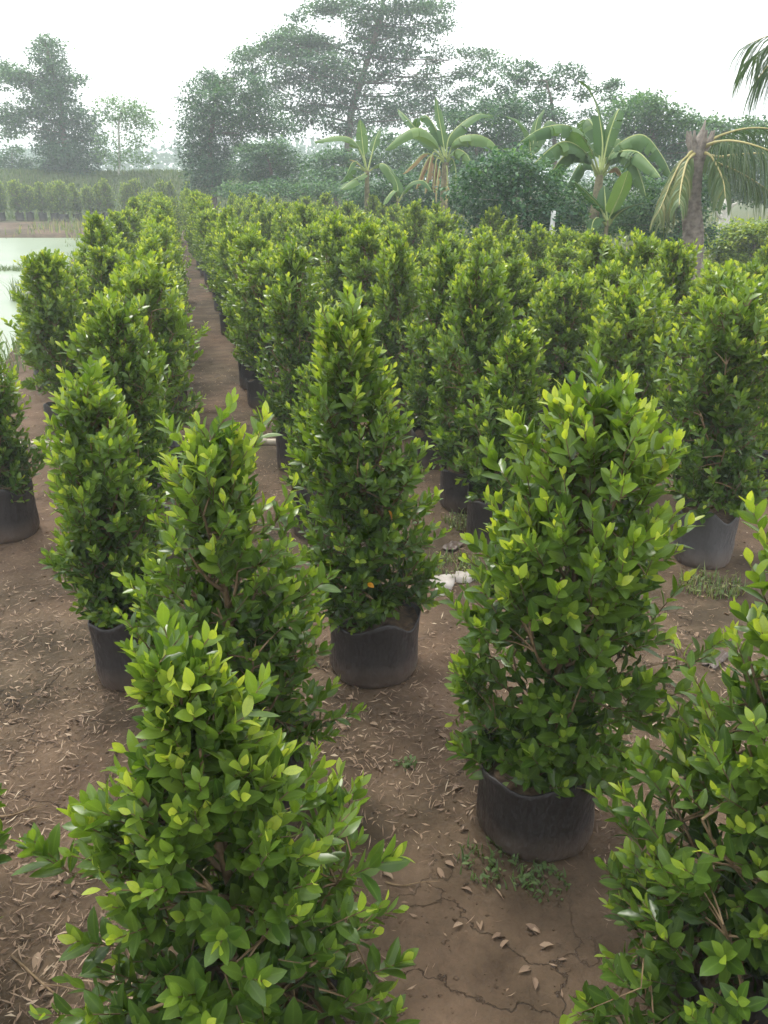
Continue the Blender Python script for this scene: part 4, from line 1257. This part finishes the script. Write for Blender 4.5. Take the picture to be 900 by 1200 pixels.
# big one
Y = 14.6
ct = at(703, 205, Y)
b = base_at(696, Y)
banana('large banana plant with wide arching leaves and a bare brown stem behind the block', b, ct, [
    lp(Y, [(703, 205), (690, 170), (668, 148), (636, 150), (610, 166)], 0.44, -0.9, t=0.5, d=0.6, tears=14),
    lp(Y, [(702, 206), (685, 178), (660, 166), (632, 186), (606, 216)], 0.40, -1.2, t=0.5, d=0.7, tears=14),
    lp(Y, [(700, 208), (690, 184), (668, 178), (648, 200), (634, 236)], 0.36, -0.6, t=0.5, d=0.9, tears=12),
    lp(Y, [(700, 210), (692, 192), (680, 192), (668, 212), (664, 232)], 0.32, 0.6, t=0.42, d=0.9, tears=10),
    lp(Y, [(706, 205), (722, 172), (752, 158), (774, 180), (788, 208)], 0.44, -0.8, t=0.48, d=0.6, tears=14),
    lp(Y, [(706, 206), (724, 180), (746, 178), (762, 192), (774, 208)], 0.36, -1.4, t=0.55, d=0.6, tears=12),
    lp(Y, [(706, 208), (718, 180), (738, 182), (750, 206), (757, 230)], 0.36, -1.0, t=0.62, d=0.8, tears=12),
    lp(Y, [(704, 200), (706, 168), (700, 128), (690, 106), (676, 94)], 0.40, 0.5, t=0.35, d=0.2, tears=2),
    lp(Y, [(705, 200), (712, 165), (720, 140), (726, 128), (724, 150)], 0.28, 0.5, t=0.45, d=0.5, tears=6),
    lp(Y, [(704, 202), (700, 160), (690, 140), (684, 146), (682, 156)], 0.34, 1.2, t=0.55, d=0.6, tears=10),
    lp(Y, [(705, 204), (712, 178), (722, 164), (728, 166), (730, 176)], 0.26, 0.8, t=0.6, d=0.5, tears=8)],
    31, 0.12, dead=[lp(Y, [(700, 212), (712, 202), (722, 196), (728, 204), (726, 214)], 0.14, -0.3, t=0.5)])
# young one in front of it
Y = 13.2
b = base_at(713, Y); ct = at(712, 258, Y)
banana('young banana plant with broad upright unsplit leaves at the foot of the large one', b, ct, [
    lp(Y, [(711, 262), (704, 244), (690, 228), (674, 213)], 0.34, -0.2, t=0.35, d=0.1, tears=0, pet=0.2),
    lp(Y, [(713, 262), (718, 246), (728, 224), (736, 200)], 0.36, -0.2, t=0.72, d=0.05, tears=0, pet=0.18),
    lp(Y, [(712, 262), (710, 244), (709, 230), (708, 218)], 0.26, 0.3, t=0.25, d=0.1, tears=0, pet=0.2),
    lp(Y, [(713, 264), (724, 250), (738, 242), (754, 238)], 0.30, -0.4, t=0.2, d=0.2, tears=0, pet=0.16),
    lp(Y, [(711, 264), (702, 256), (696, 258), (692, 272)], 0.26, -0.5, t=0.3, d=0.3, tears=1, pet=0.16)], 32, 0.05)
# tall one with dead leaves
Y = 20.0
b = base_at(520, Y); ct = at(522, 190, Y)
banana('banana plant with a skirt of withered brown leaves hanging on its stem', b, ct, [
    lp(Y, [(520, 188), (508, 162), (490, 150), (470, 158), (451, 176)], 0.52, -0.6, t=0.72, d=0.55, tears=3),
    lp(Y, [(524, 188), (534, 164), (556, 158), (574, 164), (588, 180)], 0.50, -0.6, t=0.75, d=0.6, tears=5),
    lp(Y, [(523, 186), (526, 162), (542, 144), (560, 134), (578, 136)], 0.46, 0.6, t=0.5, d=0.5, tears=6),
    lp(Y, [(522, 184), (518, 158), (514, 136), (511, 114)], 0.30, 0.5, t=0.45, d=0.15, tears=2),
    lp(Y, [(521, 184), (512, 154), (500, 136), (490, 140), (487, 152)], 0.34, 0.9, t=0.45, d=0.5, tears=5),
    lp(Y, [(520, 186), (500, 166), (478, 140), (466, 128)], 0.30, 1.2, t=0.4, d=0.4, tears=4),
    lp(Y, [(524, 190), (534, 176), (546, 180), (554, 196)], 0.40, -0.7, t=0.7, d=0.7, tears=5),
    lp(Y, [(523, 192), (530, 186), (534, 200), (534, 222)], 0.26, -0.3, t=0.5, d=0.9, tears=8)],
    33, 0.13, dead=[
    lp(Y, [(519, 188), (506, 182), (496, 196), (487, 222)], 0.22, -0.5, t=0.6),
    lp(Y, [(519, 186), (508, 178), (502, 200), (498, 228)], 0.26, -0.6, t=0.45),
    lp(Y, [(520, 190), (512, 186), (509, 206), (508, 226)], 0.30, -0.5, t=0.35),
    lp(Y, [(521, 192), (516, 190), (512, 214), (511, 238)], 0.18, -0.6, t=0.75),
    lp(Y, [(518, 186), (498, 180), (484, 192), (472, 204)], 0.16, -0.3, t=0.85),
    lp(Y, [(522, 192), (524, 200), (524, 222), (523, 240)], 0.2, -0.5, t=0.8)])
# smaller one to its left
Y = 20.8
b = base_at(430, Y); ct = at(430, 200, Y)
banana('smaller banana plant with cream leaf stalks, beside the one with withered leaves', b, ct, [
    lp(Y, [(430, 200), (422, 176), (410, 162), (392, 160), (368, 166)], 0.42, -0.4, t=0.68, d=0.55, tears=3, pet=0.3),
    lp(Y, [(430, 200), (426, 178), (424, 160), (422, 140)], 0.30, 0.3, t=0.6, d=0.2, tears=2, pet=0.3),
    lp(Y, [(431, 200), (436, 180), (440, 164), (446, 150)], 0.26, 0.4, t=0.55, d=0.2, tears=3, pet=0.4),
    lp(Y, [(430, 202), (424, 206), (412, 212), (400, 222)], 0.46, -0.6, t=0.6, d=0.35, tears=1),
    lp(Y, [(430, 202), (416, 196), (408, 204), (398, 214)], 0.34, 0.3, t=0.4, d=0.4, tears=2),
    lp(Y, [(431, 202), (446, 192), (456, 198), (464, 216)], 0.40, -0.4, t=0.6, d=0.35, tears=1),
    lp(Y, [(429, 202), (418, 190), (412, 192), (406, 206)], 0.24, -0.3, t=0.5, d=0.4, tears=2, pet=0.4)], 34, 0.09,
    dead=[lp(Y, [(430, 200), (420, 192), (414, 188), (409, 187)], 0.05, -0.3, t=0.9)])
Y = 19.2
b = base_at(466, Y); ct = at(466, 232, Y)
banana('short banana sucker with two green leaves between the two far banana plants', b, ct, [
    lp(Y, [(466, 236), (462, 224), (455, 230), (450, 240)], 0.30, -0.3, t=0.55, d=0.3, tears=0),
    lp(Y, [(467, 236), (480, 216), (496, 212), (506, 224)], 0.32, -0.3, t=0.5, d=0.3, tears=1),
    lp(Y, [(466, 236), (466, 220), (462, 208), (456, 200)], 0.26, 0.2, t=0.6, d=0.2, tears=0)], 35, 0.05)
Y = 24.0
b = base_at(622, Y); ct = at(622, 190, Y)
banana('far banana plant half hidden behind the large one, one arched leaf showing', b, ct, [
    lp(Y, [(622, 190), (620, 160), (608, 142), (592, 136)], 0.36, -0.3, t=0.45, d=0.4, tears=3),
    lp(Y, [(623, 190), (632, 160), (642, 142), (654, 146)], 0.42, 0.2, t=0.55, d=0.5, tears=3),
    lp(Y, [(622, 190), (626, 160), (630, 140), (638, 128)], 0.3, 0.3, t=0.5, d=0.2, tears=1)], 36, 0.1)

# ------------------------------------------------------------------ palms
def frond(pts, B, leaflet, rng, tone=0.45, droop=1.0, n=64, start=0.16, wid=0.021):
    mb = MB()
    path = spline(pts, 26) - B
    seg = np.linalg.norm(np.diff(path, axis=0), axis=1); s = np.concatenate([[0], np.cumsum(seg)]); s /= s[-1]
    T = unit(np.gradient(path, axis=0))
    side = unit(np.cross(T, np.array([0, 0, 1.0])) + 1e-6)
    tube(mb, path, np.interp(s, [0, 0.2, 1], [0.035, 0.018, 0.004]), 5, mat=1)
    for sg in (-1, 1):
        for u in np.linspace(start, 0.995, n):
            p = np.array([np.interp(u, s, path[:, k]) for k in range(3)])
            tt = unit(np.array([np.interp(u, s, T[:, k]) for k in range(3)]))
            sd_ = unit(np.array([np.interp(u, s, side[:, k]) for k in range(3)]))
            ln = leaflet * (0.55 + 0.45 * math.sin(math.pi * min(1, (u - start) / (1 - start) * 0.9 + 0.1))) * rng.uniform(0.8, 1.15)
            d = unit(sd_ * sg * 0.8 + tt * (0.6 + 0.5 * u) + rng.normal(0, 0.10, 3))
            pts_, q_ = [p], p.copy()
            for k in range(4):
                d = unit(d + np.array([0, 0, -droop * (0.30 + 0.16 * k)]))
                q_ = q_ + d * ln / 4
                pts_.append(q_.copy())
            pts_ = np.array(pts_)
            wv = unit(np.cross(pts_[-1] - pts_[0] + 1e-6, rng.normal(0, 0.3, 3) + sd_ * 0.2 + tt))
            wd = wid * np.array([0.5, 1.0, 0.85, 0.55, 0.08])[:, None] * 0.5
            V = np.concatenate([pts_ - wv * wd, pts_ + wv * wd])
            q = [(k, k + 1, k + 6, k + 5) for k in range(4)]
            mb.add(V, quad=q, tone=float(np.clip(tone + rng.normal(0, 0.13), 0, 1)))
    return mb.mesh('frond', [M['palm_leaf'], M['palm_rachis']])
def palm_trunk(path, r0, r1, rings=34):
    mb = MB()
    P = spline(path, rings * 3)
    n = len(P)
    r = np.interp(np.linspace(0, 1, n), [0, 0.06, 0.2, 1], [r0 * 1.45, r0 * 1.15, r0, r1])
    r = r * (1 + 0.045 * np.where(np.arange(n) % 3 == 0, -1, 0.4))
    tube(mb, P, r, 16)
    return mb.mesh('trunk', M['palm_bark'])
rng = np.random.default_rng(61)
Y = 12.8
b = base_at(822, Y)
root = empty('coconut_palm', tuple(b))
link('trunk', palm_trunk([b - b, at(812, 290, Y) - b, at(810, 230, Y) - b, at(817, 176, Y) - b], 0.165, 0.125), root)
mb = MB()   # fibrous crown stub with old sheath stubs
cp = at(818, 178, Y) - b
tube(mb, np.array([cp + np.array([0, 0, -0.12]), cp, cp + np.array([0.01, 0, 0.14]), cp + np.array([0.03, 0, 0.30]), cp + np.array([0.045, 0, 0.42])]), np.array([0.125, 0.14, 0.09, 0.03, 0.006]), 10, cap=True)
for k in range(7):
    a_ = k * 0.9 + 0.3
    d = np.array([math.cos(a_), math.sin(a_), 0])
    tube(mb, np.array([cp + d * 0.08, cp + d * 0.16 + np.array([0, 0, 0.14]), cp + d * 0.19 + np.array([0, 0, 0.28])]), np.array([0.05, 0.035, 0.012]), 6)
link('crown_sheath', mb.mesh('crown_sheath', M['palm_bark']), root)
fr = [([(817, 176), (806, 182), (794, 206), (782, 240), (774, 262)], -0.5, 0.50, 0.74, 1.5),
      ([(816, 178), (800, 188), (788, 210), (779, 232), (771, 250)], -0.9, 0.45, 0.80, 1.6),
      ([(820, 174), (842, 166), (866, 166), (900, 176), (950, 200)], -1.2, 0.75, 0.42, 1.9),
      ([(820, 180), (842, 184), (866, 181), (905, 182), (960, 206)], -0.5, 0.80, 0.55, 2.0),
      ([(820, 182), (838, 190), (862, 200), (890, 216), (920, 240)], -0.2, 0.60, 0.5, 1.8),
      ([(820, 178), (832, 182), (842, 198), (848, 214), (850, 232)], -0.9, 0.45, 0.62, 1.5),
      ([(820, 172), (846, 158), (880, 150), (915, 154), (960, 172)], 0.8, 0.70, 0.35, 1.8),
      ([(817, 178), (806, 188), (800, 208), (797, 226), (796, 240)], -1.3, 0.40, 0.74, 1.5),
      ([(820, 174), (836, 166), (856, 172), (874, 194), (884, 220)], 0.9, 0.60, 0.4, 1.6)]
for (pts, dy, ll, tn, dr) in fr:
    P = [at(px, py, Y + dy * k / (len(pts) - 1)) for k, (px, py) in enumerate(pts)]
    link('frond', frond(P, b, ll, rng, tn, dr), root)
tag(root, 'coconut palm with a leaning ringed trunk and drooping yellowed fronds', 'palm')
# second palm outside the frame whose frond hangs into view
Y = 10.5
b = base_at(1085, Y)
root = empty('coconut_palm', tuple(b))
link('trunk', palm_trunk([b - b, at(1080, 300, Y) - b, at(1075, 200, Y) - b, at(1070, 120, Y) - b], 0.15, 0.11), root)
for (pts, dy, ll, tn, dr) in [([(1070, 122), (1020, 62), (960, 36), (908, 40), (876, 52)], 0.4, 0.95, 0.25, 1.7),
                              ([(1070, 122), (1016, 66), (950, 44), (905, 52), (884, 66)], 0.9, 0.95, 0.2, 1.7),
                              ([(1070, 122), (1010, 70), (955, 54), (912, 66), (888, 92)], 0.1, 0.85, 0.30, 1.6),
                              ([(1070, 122), (1010, 96), (960, 110), (930, 150), (918, 190)], -0.9, 0.55, 0.35, 1.4),
                              ([(1070, 120), (1090, 40), (1130, 0), (1180, 10)], 0.6, 0.6, 0.4, 1.0),
                              ([(1070, 122), (1120, 80), (1170, 90), (1210, 140)], -0.8, 0.6, 0.4, 1.0),
                              ([(1070, 122), (1060, 60), (1050, 20), (1035, -10)], 1.4, 0.55, 0.35, 1.0)]:
    P = [at(px, py, Y + dy * k / (len(pts) - 1)) for k, (px, py) in enumerate(pts)]
    link('frond', frond(P, b, ll, rng, tn, dr), root)
tag(root, 'palm standing beyond the picture edge with one dark green frond hanging into the sky', 'palm')

# ------------------------------------------------------------------ haze
mb = MB()
x0, x1, y0, y1, z0, z1 = -440, 440, -80, 640, -2.0, 18.0
V = [(x0, y0, z0), (x1, y0, z0), (x1, y1, z0), (x0, y1, z0), (x0, y0, z1), (x1, y0, z1), (x1, y1, z1), (x0, y1, z1)]
mb.add(V, quad=[(0, 3, 2, 1), (4, 5, 6, 7), (0, 1, 5, 4), (1, 2, 6, 5), (2, 3, 7, 6), (3, 0, 4, 7)])
hm, nt, out = new_mat('haze')
pv = nt.nodes.new('ShaderNodeVolumePrincipled')
pv.inputs['Color'].default_value = (0.90, 0.97, 1.0, 1)
pv.inputs['Density'].default_value = 0.0032
nt.links.new(pv.outputs[0], out.inputs['Volume'])
o = link('haze', mb.mesh('haze', hm, False))
o['kind'] = 'stuff'
tag(o, 'thin pale haze that fades the far trees', 'haze')
